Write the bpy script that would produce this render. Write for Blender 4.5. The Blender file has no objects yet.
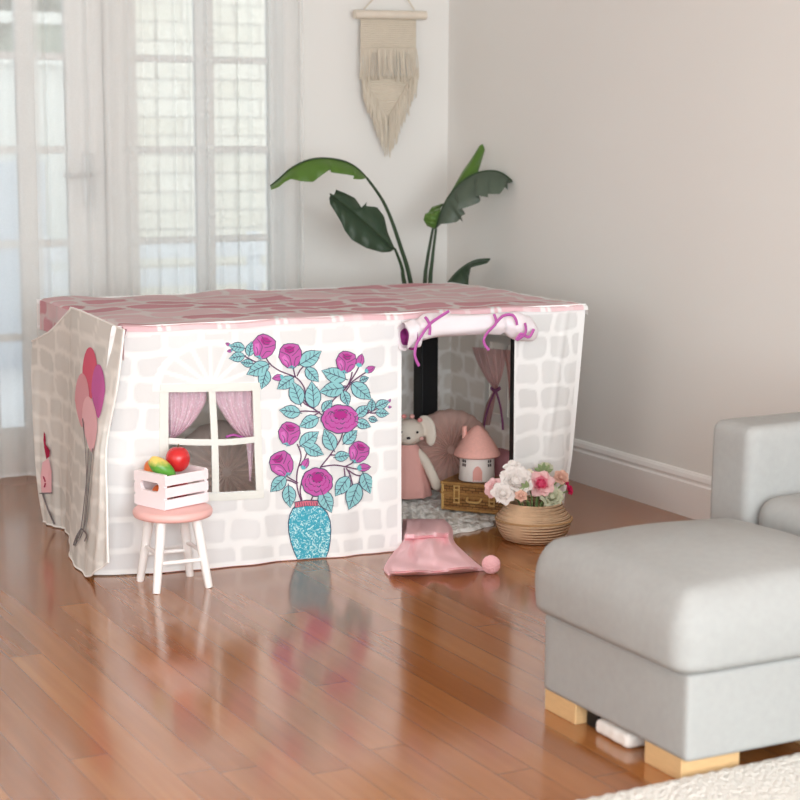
import bpy, bmesh, math, random
import numpy as np
from mathutils import Vector, Matrix
R_ = random.Random(7)
scene = bpy.context.scene
COL = bpy.context.collection
PI = math.pi

# ------------------------------------------------------------------ camera model (solved from the photo's vanishing points)
F, PITCH, YAW, ROLL, H = 1790.62, 0.150781, 0.479375, 0.003657, 1.327
CAMP = Vector((0, 0, H))
_v = Vector((math.sin(YAW)*math.cos(PITCH), math.cos(YAW)*math.cos(PITCH), -math.sin(PITCH)))
_r = Vector((math.cos(YAW), -math.sin(YAW), 0)); _u = _r.cross(_v)
CR = _r*math.cos(ROLL)+_u*math.sin(ROLL); CU = -_r*math.sin(ROLL)+_u*math.cos(ROLL); CV = _v
def ray(x, y): return (CR*((x-400)/F) - CU*((y-400)/F) + CV)
def onZ(x, y, z=0.0):
    d = ray(x, y); return CAMP + d*((z-H)/d.z)
def onY(x, y, Y):
    d = ray(x, y); return CAMP + d*(Y/d.y)
def onX(x, y, X):
    d = ray(x, y); return CAMP + d*(X/d.x)

# ------------------------------------------------------------------ helpers
def lin(r, g=None, b=None):
    if g is None: r, g, b = r
    f = lambda c: (c/255/12.92 if c/255 <= .04045 else ((c/255+.055)/1.055)**2.4)
    return (f(r), f(g), f(b), 1.0)

def mat(name, col, rough=.6, spec=.3, sub=0.0, bump=0.0, bscale=200, var=0.0, vscale=8, metal=0, coat=0, trans=0, stretch=None):
    """principled material, noise colour variation and noise bump, optional translucency"""
    m = bpy.data.materials.new(name); m.use_nodes = True
    nt = m.node_tree; N = nt.nodes; L = nt.links
    p = N['Principled BSDF']; out = N['Material Output']
    p.inputs['Base Color'].default_value = col
    p.inputs['Roughness'].default_value = rough
    p.inputs['Specular IOR Level'].default_value = spec
    p.inputs['Metallic'].default_value = metal
    p.inputs['Coat Weight'].default_value = coat
    tc = N.new('ShaderNodeTexCoord'); src = tc.outputs['Object']
    if stretch:
        mp = N.new('ShaderNodeMapping'); mp.inputs['Scale'].default_value = stretch
        L.new(src, mp.inputs[0]); src = mp.outputs[0]
    if var:
        n = N.new('ShaderNodeTexNoise'); n.inputs['Scale'].default_value = vscale; n.inputs['Detail'].default_value = 4
        L.new(src, n.inputs['Vector'])
        mx = N.new('ShaderNodeMix'); mx.data_type = 'RGBA'
        a = tuple(c*(1-var) for c in col[:3])+(1,); b = tuple(min(1, c*(1+var)) for c in col[:3])+(1,)
        mx.inputs[6].default_value = a; mx.inputs[7].default_value = b
        L.new(n.outputs['Fac'], mx.inputs[0]); L.new(mx.outputs[2], p.inputs['Base Color'])
    if bump:
        n2 = N.new('ShaderNodeTexNoise'); n2.inputs['Scale'].default_value = bscale; n2.inputs['Detail'].default_value = 3
        L.new(src, n2.inputs['Vector'])
        bp = N.new('ShaderNodeBump'); bp.inputs['Strength'].default_value = bump; bp.inputs['Distance'].default_value = .004
        L.new(n2.outputs['Fac'], bp.inputs['Height']); L.new(bp.outputs[0], p.inputs['Normal'])
    if trans:
        t = N.new('ShaderNodeBsdfTranslucent'); t.inputs['Color'].default_value = col
        ms = N.new('ShaderNodeMixShader'); ms.inputs[0].default_value = trans
        L.new(p.outputs[0], ms.inputs[1]); L.new(t.outputs[0], ms.inputs[2]); L.new(ms.outputs[0], out.inputs['Surface'])
    return m

def cloth_print_mat(name, trans=.3):
    """fabric whose print is the mesh's colour attribute"""
    m = mat(name, (.8, .8, .8, 1), .9, .1, bump=.15, bscale=60, trans=trans)
    N = m.node_tree.nodes; L = m.node_tree.links
    a = N.new('ShaderNodeAttribute'); a.attribute_name = 'print'
    L.new(a.outputs['Color'], N['Principled BSDF'].inputs['Base Color'])
    for n in N:
        if n.type == 'BSDF_TRANSLUCENT': L.new(a.outputs['Color'], n.inputs['Color'])
    return m

def link(o, parent=None):
    COL.objects.link(o)
    if parent is not None:
        o.parent = parent
        o.matrix_parent_inverse = parent.matrix_world.inverted() if False else Matrix.Translation(-parent.location)
    return o

def empty(name, loc, label, cat, group=None):
    o = bpy.data.objects.new(name, None); o.location = loc; o.empty_display_size = .05
    COL.objects.link(o); tag(o, label, cat, group); return o

def tag(o, label=None, cat=None, group=None, kind=None):
    if label: o['label'] = label
    if cat: o['category'] = cat
    if group: o['group'] = group
    if kind: o['kind'] = kind
    return o

class MB:
    """collects geometry (world coordinates) for one mesh object"""
    def __init__(s): s.v = []; s.f = []; s.m = []; s.c = []
    def add(s, vs, fs, mi=0, col=None):
        b = len(s.v); s.v += [tuple(v) for v in vs]
        s.f += [tuple(b+i for i in f) for f in fs]; s.m += [mi]*len(fs)
        if col is not None and len(col) == len(vs): s.c += [tuple(c) for c in col]
        else: s.c += [tuple(col) if col is not None else (1, 1, 1, 1)]*len(vs)
        return s
    def grid(s, P, mi=0, col=None, closeu=False, skip=None):
        """P: rows x cols of points"""
        nr, nc = len(P), len(P[0]); vs = [p for r in P for p in r]; fs = []
        for i in range(nr-1):
            for j in range(nc if closeu else nc-1):
                if skip and skip(i, j): continue
                k = (j+1) % nc
                fs.append((i*nc+j, i*nc+k, (i+1)*nc+k, (i+1)*nc+j))
        return s.add(vs, fs, mi, col)
    def box(s, x0, x1, y0, y1, z0, z1, mi=0, M=None):
        vs = [Vector((x, y, z)) for z in (z0, z1) for y in (y0, y1) for x in (x0, x1)]
        if M: vs = [M @ v for v in vs]
        return s.add(vs, [(0, 2, 3, 1), (4, 5, 7, 6), (0, 1, 5, 4), (1, 3, 7, 5), (3, 2, 6, 7), (2, 0, 4, 6)], mi)
    def tube(s, pts, r, n=8, mi=0, cap=True, flat=1.0):
        pts = [Vector(p) for p in pts]; k = len(pts)
        rs = r if isinstance(r, (list, tuple)) else [r]*k
        rings = []; up = None
        for i, p in enumerate(pts):
            t = (pts[min(i+1, k-1)]-pts[max(i-1, 0)]).normalized()
            if up is None:
                a = Vector((0, 0, 1)) if abs(t.z) < .9 else Vector((1, 0, 0))
                up = (a - t*a.dot(t)).normalized()
            else: up = (up - t*up.dot(t)).normalized()
            q = t.cross(up)
            rings.append([p + (up*math.cos(2*PI*j/n) + q*math.sin(2*PI*j/n)*flat)*rs[i] for j in range(n)])
        b = [p for ring in rings for p in ring]
        fs = [(i*n+j, i*n+(j+1) % n, (i+1)*n+(j+1) % n, (i+1)*n+j) for i in range(k-1) for j in range(n)]
        if cap: fs += [tuple(reversed(range(n))), tuple((k-1)*n+j for j in range(n))]
        return s.add(b, fs, mi)
    def lathe(s, prof, M=None, n=24, mi=0, wob=None):
        """prof: list of (radius, z)"""
        vs = []
        for (r, z) in prof:
            for j in range(n):
                a = 2*PI*j/n; rr = r*(wob(a, z) if wob else 1)
                vs.append(Vector((rr*math.cos(a), rr*math.sin(a), z)))
        if M: vs = [M @ v for v in vs]
        k = len(prof)
        fs = [(i*n+j, i*n+(j+1) % n, (i+1)*n+(j+1) % n, (i+1)*n+j) for i in range(k-1) for j in range(n)]
        fs += [tuple(reversed(range(n))), tuple((k-1)*n+j for j in range(n))]
        return s.add(vs, fs, mi)
    def ball(s, c, r, sx=1, sy=1, sz=1, n=16, mi=0, M=None):
        vs = []; fs = []; m = n//2
        for i in range(m+1):
            th = PI*i/m
            for j in range(n):
                a = 2*PI*j/n
                v = Vector((r*sx*math.sin(th)*math.cos(a), r*sy*math.sin(th)*math.sin(a), r*sz*math.cos(th)))
                if M: v = M.to_3x3() @ v
                vs.append(Vector(c)+v)
        fs = [(i*n+j, (i+1)*n+j, (i+1)*n+(j+1) % n, i*n+(j+1) % n) for i in range(m) for j in range(n)]
        return s.add(vs, fs, mi)
    def build(s, name, mats, parent=None, smooth=True, bevel=0, bseg=2, sub=0, attr=False, weld=False):
        me = bpy.data.meshes.new(name); loc = Vector((0, 0, 0))
        me.from_pydata(s.v, [], s.f)
        for m in (mats if isinstance(mats, (list, tuple)) else [mats]): me.materials.append(m)
        me.polygons.foreach_set('material_index', s.m)
        if attr:
            ca = me.color_attributes.new('print', 'FLOAT_COLOR', 'POINT')
            ca.data.foreach_set('color', np.array(s.c, dtype=np.float32).ravel())
        if smooth: me.polygons.foreach_set('use_smooth', [True]*len(s.f))
        me.update(); me.validate()
        if weld or not attr:
            bm = bmesh.new(); bm.from_mesh(me)
            if weld: bmesh.ops.remove_doubles(bm, verts=bm.verts, dist=1e-5)
            bmesh.ops.recalc_face_normals(bm, faces=bm.faces); bm.to_mesh(me); bm.free()
        o = bpy.data.objects.new(name, me)
        if parent is None:      # put origin at base centre
            vs = np.array(s.v); c = Vector(((vs[:, 0].min()+vs[:, 0].max())/2, (vs[:, 1].min()+vs[:, 1].max())/2, vs[:, 2].min()))
            me.transform(Matrix.Translation(-c)); o.location = c
        link(o, parent)
        if parent is not None and parent.parent is not None:
            o.matrix_parent_inverse = Matrix.Translation(-(parent.location+parent.parent.location if False else Vector((0, 0, 0))))
        if bevel:
            b = o.modifiers.new('bevel', 'BEVEL'); b.width = bevel; b.segments = bseg; b.limit_method = 'ANGLE'; b.angle_limit = math.radians(35)
            if smooth:
                try: me.set_sharp_from_angle(angle=math.radians(40))
                except Exception: pass
        elif smooth and not attr:
            try: me.set_sharp_from_angle(angle=math.radians(55))
            except Exception: pass
        if sub:
            b = o.modifiers.new('sub', 'SUBSURF'); b.levels = sub; b.render_levels = sub
        return o

def roundbox(x0, x1, y0, y1, z0, z1, r, crown=0, rt=None, rb=None, side=0, wrinkle=0, seed=0, MX=None):
    """soft cushion: a box rounded by r, top domed by crown, sides puffed by side"""
    mb = MB(); cx, cy, cz = (x0+x1)/2, (y0+y1)/2, (z0+z1)/2; hx, hy, hz = (x1-x0)/2, (y1-y0)/2, (z1-z0)/2
    bm = bmesh.new(); bmesh.ops.create_cube(bm, size=2); bmesh.ops.subdivide_edges(bm, edges=bm.edges[:], cuts=27, use_grid_fill=True)
    rn = random.Random(seed); ph = [rn.uniform(0, 6) for _ in range(6)]
    def warp(t, h):  # concentrate vertices near the edges
        a = abs(t); return math.copysign(1-(1-a)**1.6, t) if a else 0
    vs = []
    for v in bm.verts:
        p = Vector((warp(v.co.x, 1)*hx, warp(v.co.y, 1)*hy, warp(v.co.z, 1)*hz))
        rz = min(hz, (rt or r) if p.z > 0 else (rb or r))
        q = Vector((max(-hx+r, min(hx-r, p.x)), max(-hy+r, min(hy-r, p.y)), max(-hz+rz, min(hz-rz, p.z))))
        d = Vector(((p.x-q.x)/r, (p.y-q.y)/r, (p.z-q.z)/rz))
        if d.length > 1e-9:
            d.normalize(); p = q + Vector((d.x*r, d.y*r, d.z*rz))
        u, w, t = p.x/hx, p.y/hy, p.z/hz
        if t > 0: p.z += crown*(1-u*u)*(1-w*w)*t
        p.x += side*u*(1-t*t)*(1-.5*w*w); p.y += side*w*(1-t*t)*(1-.5*u*u)
        if wrinkle:
            k = wrinkle*(math.sin(9*u+4*w+ph[0])+math.sin(-5*u+11*w+ph[1])+math.sin(15*w+3*t+ph[2])*.5)
            p += p.normalized()*k*.4
        p += Vector((cx, cy, cz))
        vs.append(MX @ p if MX else p)
    bm.verts.index_update()
    fs = [tuple(v.index for v in f.verts) for f in bm.faces]; bm.free()
    mb.add(vs, fs); return mb

def smoothpath(pts, n=8):
    """Catmull-Rom through points"""
    P = [Vector(p) for p in pts]; out = []
    for i in range(len(P)-1):
        p0, p1, p2, p3 = P[max(i-1, 0)], P[i], P[i+1], P[min(i+2, len(P)-1)]
        for k in range(n):
            t = k/n
            out.append(.5*((2*p1)+(p2-p0)*t+(2*p0-5*p1+4*p2-p3)*t*t+(3*p1-p0-3*p2+p3)*t**3))
    out.append(P[-1]); return out
def lerp(a, b, t): return a+(b-a)*t
def sstep(a, b, x):
    t = min(1, max(0, (x-a)/(b-a))); return t*t*(3-2*t)

# ------------------------------------------------------------------ materials
M_ = {}
M_['wall'] = mat('wall_paint', lin(224, 222, 218), .85, .15, bump=.03, bscale=90)
M_['white'] = mat('white_paint', lin(234, 232, 230), .45, .3, bump=.01)
M_['ceil'] = mat('ceiling_paint', lin(238, 236, 233), .9, .1, bump=.02)
M_['metal'] = mat('brushed_metal', lin(190, 190, 190), .3, .5, metal=.9, bump=.02)
M_['black'] = mat('black_satin', lin(22, 22, 24), .5, .3, bump=.02)

def glass_mat():
    m = bpy.data.materials.new('window_glass'); m.use_nodes = True; N = m.node_tree.nodes; L = m.node_tree.links
    N.remove(N['Principled BSDF'])
    t = N.new('ShaderNodeBsdfTransparent'); t.inputs[0].default_value = (.95, .97, .96, 1)
    g = N.new('ShaderNodeBsdfGlossy'); g.inputs['Roughness'].default_value = .02
    fr = N.new('ShaderNodeFresnel'); fr.inputs[0].default_value = 1.45
    ms = N.new('ShaderNodeMixShader'); L.new(fr.outputs[0], ms.inputs[0]); L.new(t.outputs[0], ms.inputs[1]); L.new(g.outputs[0], ms.inputs[2])
    L.new(ms.outputs[0], N['Material Output'].inputs['Surface']); return m
M_['glass'] = glass_mat()

def sheer_mat():
    m = bpy.data.materials.new('sheer_voile'); m.use_nodes = True; N = m.node_tree.nodes; L = m.node_tree.links
    N.remove(N['Principled BSDF'])
    c = lin(239, 240, 238)
    t = N.new('ShaderNodeBsdfTransparent')
    d = N.new('ShaderNodeBsdfDiffuse'); d.inputs[0].default_value = c
    tl = N.new('ShaderNodeBsdfTranslucent'); tl.inputs[0].default_value = c
    m1 = N.new('ShaderNodeMixShader'); m1.inputs[0].default_value = .5
    L.new(d.outputs[0], m1.inputs[1]); L.new(tl.outputs[0], m1.inputs[2])
    # denser where the weave is seen edge on
    lw = N.new('ShaderNodeLayerWeight'); lw.inputs[0].default_value = .35
    mr = N.new('ShaderNodeMapRange'); mr.inputs[3].default_value = .50; mr.inputs[4].default_value = .82
    L.new(lw.outputs['Facing'], mr.inputs[0])
    tc = N.new('ShaderNodeTexCoord'); w = N.new('ShaderNodeTexNoise'); w.inputs['Scale'].default_value = 300
    L.new(tc.outputs['Object'], w.inputs['Vector'])
    ad = N.new('ShaderNodeMath'); ad.operation = 'MULTIPLY_ADD'; ad.inputs[1].default_value = .1
    L.new(w.outputs['Fac'], ad.inputs[0]); L.new(mr.outputs[0], ad.inputs[2])
    ms = N.new('ShaderNodeMixShader'); L.new(ad.outputs[0], ms.inputs[0]); L.new(t.outputs[0], ms.inputs[1]); L.new(m1.outputs[0], ms.inputs[2])
    L.new(ms.outputs[0], N['Material Output'].inputs['Surface']); return m
M_['sheer'] = sheer_mat()

def floor_mat():
    m = bpy.data.materials.new('varnished_floorboards'); m.use_nodes = True; N = m.node_tree.nodes; L = m.node_tree.links
    p = N['Principled BSDF']; p.inputs['Roughness'].default_value = .17; p.inputs['Specular IOR Level'].default_value = .7
    p.inputs['Coat Weight'].default_value = .3; p.inputs['Coat Roughness'].default_value = .12
    tc = N.new('ShaderNodeTexCoord'); sp = N.new('ShaderNodeSeparateXYZ'); L.new(tc.outputs['Object'], sp.inputs[0])
    def math_(op, a, b=None, c=None):
        n = N.new('ShaderNodeMath'); n.operation = op
        for i, x in enumerate((a, b, c)):
            if x is None: continue
            if isinstance(x, (int, float)): n.inputs[i].default_value = x
            else: L.new(x, n.inputs[i])
        return n.outputs[0]
    W = .085
    bx = math_('DIVIDE', sp.outputs[0], W); bi = math_('FLOOR', bx); bf = math_('FRACT', bx)
    wn = N.new('ShaderNodeTexWhiteNoise'); wn.noise_dimensions = '1D'; L.new(bi, wn.inputs['W'])
    off = math_('MULTIPLY', wn.outputs['Value'], 7.0)
    by = math_('ADD', math_('DIVIDE', sp.outputs[1], 1.9), off); yi = math_('FLOOR', by); yf = math_('FRACT', by)
    cv = N.new('ShaderNodeCombineXYZ'); L.new(bi, cv.inputs[0]); L.new(yi, cv.inputs[1])
    w2 = N.new('ShaderNodeTexWhiteNoise'); w2.noise_dimensions = '3D'; L.new(cv.outputs[0], w2.inputs['Vector'])
    # grain
    mp = N.new('ShaderNodeMapping'); mp.inputs['Scale'].default_value = (38, 1.6, 1); L.new(tc.outputs['Object'], mp.inputs[0])
    ad = N.new('ShaderNodeVectorMath'); L.new(mp.outputs[0], ad.inputs[0]); sc = N.new('ShaderNodeVectorMath'); sc.operation = 'SCALE'; sc.inputs['Scale'].default_value = 13
    L.new(w2.outputs['Color'], sc.inputs[0]); L.new(sc.outputs[0], ad.inputs[1])
    gr = N.new('ShaderNodeTexNoise'); gr.inputs['Scale'].default_value = 1.0; gr.inputs['Detail'].default_value = 6; L.new(ad.outputs[0], gr.inputs['Vector'])
    big = N.new('ShaderNodeTexNoise'); big.inputs['Scale'].default_value = 1.3; L.new(tc.outputs['Object'], big.inputs['Vector'])
    fac = math_('ADD', math_('MULTIPLY', w2.outputs['Value'], .42), math_('MULTIPLY', gr.outputs['Fac'], .58))
    ra = N.new('ShaderNodeValToRGB'); e = ra.color_ramp.elements
    e[0].position = .1; e[0].color = lin(*FLOOR_COLS[0]); e[1].position = .9; e[1].color = lin(*FLOOR_COLS[3])
    x = ra.color_ramp.elements.new(.4); x.color = lin(*FLOOR_COLS[1]); x = ra.color_ramp.elements.new(.65); x.color = lin(*FLOOR_COLS[2])
    L.new(fac, ra.inputs[0])
    # gaps
    g1 = math_('MAXIMUM', math_('LESS_THAN', bf, .022), math_('LESS_THAN', yf, .0016))
    mx = N.new('ShaderNodeMix'); mx.data_type = 'RGBA'; L.new(math_('MULTIPLY', g1, .55), mx.inputs[0]); L.new(ra.outputs[0], mx.inputs[6]); mx.inputs[7].default_value = lin(70, 38, 24)
    L.new(mx.outputs[2], p.inputs['Base Color'])
    wv = N.new('ShaderNodeTexNoise'); wv.inputs['Scale'].default_value = 5; wv.inputs['Detail'].default_value = 0; L.new(tc.outputs['Object'], wv.inputs['Vector'])
    # each board is very slightly cupped / uneven, so reflections break up board by board
    hgt = math_('ADD', math_('MULTIPLY', wv.outputs['Fac'], .25), math_('MULTIPLY', math_('MULTIPLY', bf, math_('SUBTRACT', 1.0, bf)), 1.0))
    hgt = math_('SUBTRACT', hgt, math_('MULTIPLY', g1, .3))
    bp = N.new('ShaderNodeBump'); bp.inputs['Strength'].default_value = .035; bp.inputs['Distance'].default_value = .01; L.new(hgt, bp.inputs['Height'])
    L.new(bp.outputs[0], p.inputs['Normal'])
    rr = N.new('ShaderNodeMapRange'); rr.inputs[3].default_value = .11; rr.inputs[4].default_value = .19; L.new(big.outputs['Fac'], rr.inputs[0]); L.new(rr.outputs[0], p.inputs['Roughness'])
    return m
FLOOR_COLS = [(132, 78, 40), (150, 92, 49), (162, 104, 58), (178, 122, 72)]
M_['floor'] = floor_mat()

def brick_mat():
    m = bpy.data.materials.new('cream_brick'); m.use_nodes = True; N = m.node_tree.nodes; L = m.node_tree.links
    tc = N.new('ShaderNodeTexCoord'); mp = N.new('ShaderNodeMapping'); mp.inputs['Rotation'].default_value = (PI/2, 0, 0)
    b = N.new('ShaderNodeTexBrick'); b.inputs['Scale'].default_value = 1; b.inputs['Brick Width'].default_value = .3; b.inputs['Row Height'].default_value = .1; b.inputs['Mortar Size'].default_value = .008
    b.inputs['Color1'].default_value = lin(226, 220, 206); b.inputs['Color2'].default_value = lin(236, 231, 220); b.inputs['Mortar'].default_value = lin(198, 193, 184)
    L.new(tc.outputs['Object'], mp.inputs[0]); L.new(mp.outputs[0], b.inputs['Vector']); L.new(b.outputs['Color'], N['Principled BSDF'].inputs['Base Color'])
    N['Principled BSDF'].inputs['Roughness'].default_value = .9
    return m
M_['brick'] = brick_mat()

# ------------------------------------------------------------------ room shell
XR, YB = 3.695, 6.68          # right wall, back wall inner faces
XL, YF_, ZC = -2.6, -1.6, 2.6
def struct(name, mb, m, **k):
    o = mb.build(name, m, **k); tag(o, kind='structure'); return o
struct('floor', MB().box(XL, XR, YF_, YB, -.05, 0), M_['floor'], smooth=False)
struct('ceiling', MB().box(XL, XR, YF_, YB, ZC, ZC+.08), M_['ceil'], smooth=False)
struct('wall_right', MB().box(XR, XR+.12, YF_, YB+.15, -.05, ZC+.08), M_['wall'], smooth=False)
struct('wall_left', MB().box(XL-.12, XL, YF_, YB+.15, -.05, ZC+.08), M_['wall'], smooth=False)
PX = lambda x: onY(x, 150, YB).x
xo0, xo1, zo = -.2, PX(283), 2.12      # opening for the french doors
wb = MB().box(XL, xo0, YB, YB+.15, -.05, ZC).box(xo1, XR, YB, YB+.15, -.05, ZC).box(xo0, xo1, YB, YB+.15, zo, ZC)
struct('wall_back', wb, M_['wall'], smooth=False)
# skirting with a moulded top
def skirting(name, pts, nrm):
    prof = [(0, 0), (.018, 0), (.018, .118), (.013, .124), (.013, .130), (.016, .136), (.012, .150), (.006, .158), (0, .160)]
    mb = MB(); P = [[Vector(p)+Vector(nrm)*d+Vector((0, 0, z)) for (d, z) in prof] for p in pts]
    mb.grid(P); mb.add(P[0], [tuple(range(len(prof)))]); mb.add(P[-1], [tuple(range(len(prof)))])
    struct(name, mb, M_['white'], smooth=False)
skirting('baseboard_right', [(XR, YF_, 0), (XR, YB, 0)], (-1, 0, 0))
skirting('baseboard_back', [(xo1+.02, YB, 0), (XR, YB, 0)], (0, -1, 0))
# french door leaves and side light: frames around panes; frame set slightly proud inside the opening
rails_z = [.18, .53, .885, 1.24, 1.59, 1.94]
yd0, yd1 = YB+.02, YB+.06
def glazed(name, x0, x1, cols, label=None, handle=False):
    """frame occupying x0..x1 with glazed columns [(xa, xb)...]"""
    mb = MB(); z0, z1 = .0, zo-.03
    xs = [x0]+[c for ab in cols for c in ab]+[x1]
    for i in range(0, len(xs), 2): mb.box(xs[i], xs[i+1], yd0, yd1, z0, z1)
    for (a, b) in cols:
        mb.box(a, b, yd0, yd1, z0, rails_z[0]); mb.box(a, b, yd0, yd1, rails_z[-1]+.02, z1)
        for z in rails_z[1:-1]: mb.box(a, b, yd0+.004, yd1-.004, z-.014, z+.014)
    o = mb.build(name, M_['white'], smooth=False, bevel=.004); tag(o, kind='structure')
    for (a, b) in cols:
        zz = [rails_z[0]]+[v for z in rails_z[1:-1] for v in (z-.014, z+.014)]+[rails_z[-1]+.02]
        for i in range(0, len(zz), 2):
            g = MB().box(a, b, (yd0+yd1)/2-.002, (yd0+yd1)/2+.002, zz[i], zz[i+1]).build('pane', M_['glass'], None, smooth=False)
            g.parent = o; g.location = Vector(g.location)-Vector(o.location)
    return o
d1 = glazed('door_1', PX(107)-.78, PX(106), [(PX(-48), PX(-14)), (PX(-13)+.03, PX(20)), (PX(38), PX(69))])
d2 = glazed('door_2', xo0+.04, PX(107)-.785, [(xo0+.16, xo0+.36), (xo0+.43, PX(107)-.785-.12)])
w1 = glazed('window_1', PX(112), xo1-.03, [(PX(140), PX(199)), (PX(217), PX(271))])
tr = MB().box(PX(106)+.004, PX(112), YB-.005, YB+.1, 0, zo).box(xo1-.03, xo1+.05, YB-.012, YB+.1, 0, zo+.06).box(xo0-.05, xo1+.05, YB-.012, YB+.1, zo-.03, zo+.06).box(xo0-.05, xo0+.04, YB-.012, YB+.1, 0, zo+.06)
struct('trim_1', tr, M_['white'], smooth=False, bevel=.004)
# handle on the door leaf
hx = onY(90, 186, YB).x; hz = onY(90, 180, YB).z
h = MB().box(hx-.02, hx+.02, yd0-.012, yd0+.001, hz-.1, hz+.1).build('handle_plate', M_['metal'], None, smooth=False, bevel=.004)
h.parent = d1; h.location = Vector(h.location)-Vector(d1.location)
lv = MB().tube([(hx, yd0-.01, hz+.02), (hx, yd0-.055, hz+.02)], .011, 12).tube(smoothpath([(hx+.005, yd0-.052, hz+.02), (hx-.03, yd0-.055, hz+.02), (hx-.08, yd0-.053, hz+.017), (hx-.115, yd0-.05, hz+.021)], 5), .009, 12)
lv.tube([(hx, yd0-.012, hz-.065), (hx, yd0-.03, hz-.065)], .012, 12)
h2 = lv.build('door_handle', M_['metal'], None); h2.parent = d1; h2.location = Vector(h2.location)-Vector(d1.location)

# outside: pale patio, cream brick wall, rendered garden wall, hedge
M_['paving'] = mat('pale_paving', lin(205, 208, 214), .8, .2, var=.12, vscale=2.5, bump=.05)
M_['render'] = mat('white_render', lin(238, 240, 238), .9, .1, bump=.05, bscale=40)
M_['hedge'] = mat('grey_green_hedge', lin(150, 160, 148), .9, .1, var=.35, vscale=6, bump=.4, bscale=20)
struct('exterior_ground', MB().box(-6, 9, YB+.15, 13, -.25, -.12), M_['paving'], smooth=False)
struct('exterior_wall_brick', MB().box(3.12, 8.0, 9.2, 9.4, -.12, 3.4), M_['brick'], smooth=False)
gw = MB().box(-6, 6, 11.4, 11.6, -.12, 1.72).box(-6, 6, 11.36, 11.64, 1.72, 1.78).box(-6, 6, 11.4, 11.5, 1.98, 2.05)
for k in range(9): gw.box(-5.5+1.4*k, -5.42+1.4*k, 11.42, 11.5, 1.7, 2.0)
struct('exterior_wall_garden', gw, M_['render'], smooth=False)
struct('exterior_wall_low', MB().box(-6, 3.1, 10.6, 10.8, -.12, 1.12), mat('pale_blue_render', lin(206, 216, 230), .9, .1, bump=.05, bscale=40), smooth=False)
hd = MB(); rr = random.Random(3)
for i in range(60):
    hd.ball((rr.uniform(1.0, 5.6), rr.uniform(12.1, 12.7), rr.uniform(.6, 3.1)), rr.uniform(.3, .5), 1, 1, 1, n=10)
hdo = hd.build('garden_hedge', M_['hedge']); tag(hdo, 'grey green hedge beyond the white garden wall outside the glazed door', 'hedge', kind='stuff')
# a white outdoor bench with slats, blurred low behind the side light
def bench():
    c = Vector((3.02, 8.2, -.12)); t = empty('garden_bench', c, 'pale blue garden bench outside, seen low through the glazed side panel', 'bench')
    bm_ = mat('bench_paint', lin(222, 226, 232), .5, .3, bump=.02)
    for i in range(4):
        MB().box(c.x-.6, c.x+.6, c.y-.22+i*.12, c.y-.13+i*.12, c.z+.42, c.z+.445).build('seat_slat', bm_, t, smooth=False, bevel=.004)
    for i in range(3):
        MB().box(c.x-.6, c.x+.6, c.y+.26, c.y+.28, c.z+.52+i*.14, c.z+.61+i*.14).build('back_slat', bm_, t, smooth=False, bevel=.004)
    for sx in (-.55, .55):
        MB().box(c.x+sx-.03, c.x+sx+.03, c.y-.22, c.y-.16, c.z, c.z+.42).build('leg', bm_, t, smooth=False, bevel=.004)
        MB().box(c.x+sx-.03, c.x+sx+.03, c.y+.28, c.y+.33, c.z, c.z+.92).build('leg', bm_, t, smooth=False, bevel=.004)
bench()

# sheer curtains
def curtain(name, x0, x1, label, folds, seed, amp=.012, yb=YB-.10, gather=None):
    rn = random.Random(seed); mb = MB(); n = int((x1-x0)/.006)
    ph = [rn.uniform(0, 6) for _ in range(5)]
    P = []
    zs = [.012, .03, .2, .5, .9, 1.3, 1.7, 2.1, 2.35]
    for z in zs:
        row = []
        for i in range(n+1):
            t = i/n; x = x0+(x1-x0)*t
            a = folds*2*PI*t
            y = yb + amp*(math.sin(a+ph[0]+.5*math.sin(1.7*a*.31+ph[1]))*.7+math.sin(a*.43+ph[2]+.15*z)*.5)
            xx = x+.25*amp*math.cos(a+ph[0])
            row.append((xx, y, z+(.006*math.sin(a*.4+ph[3]) if z < .1 else 0)))
        P.append(row)
    mb.grid(P)
    # bottom hem: doubled fabric
    mb.grid([[(p[0], p[1]-.002, p[2]) for p in P[0]], [(p[0], p[1]-.002, p[2]+.035) for p in P[0]]])
    o = mb.build(name, M_['sheer']); tag(o, label, 'curtain', 'sheer curtains over the glazed doors'); return o
curtain('sheer_curtain', onY(-230, 150, YB-.1).x, onY(40, 150, YB-.1).x, 'white sheer curtain hanging over the glazed door at the far left edge', 9, 2)
curtain('sheer_curtain', onY(36, 150, YB-.13).x, onY(138, 150, YB-.13).x, 'white sheer curtain covering the door handle between the two glazed panels', 5, 5, yb=YB-.13)
curtain('sheer_curtain', onY(132, 150, YB-.1).x, onY(304, 150, YB-.1).x, 'white sheer curtain hanging over the glazed side panel beside the wall hanging', 11, 9)
rod = MB().tube([(.6, YB-.11, 2.36), (3.1, YB-.11, 2.36)], .012, 10).build('curtain_rod', M_['white']); tag(rod, 'white curtain rod above the glazed doors', 'curtain rod')

# ------------------------------------------------------------------ play table under the cloth
TX0, TX1, TY0, TY1, TZ = 1.70, 3.29, 5.01, 5.91, .744
tb = empty('play_table', ((TX0+TX1)/2, (TY0+TY1)/2, 0), 'black legged table standing under the printed playhouse cloth', 'table')
MB().box(TX0+.022, TX1-.012, TY0+.008, TY1-.012, TZ-.03, TZ-.004).build('tabletop', M_['black'], tb, smooth=False, bevel=.003)
for (a, b) in ((3.085, 5.065), (3.085, 5.76), (1.76, 5.065), (1.76, 5.76)):
    MB().box(a, a+.068, b, b+.068, 0, TZ-.03).build('leg', M_['black'], tb, smooth=False, bevel=.003)

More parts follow.
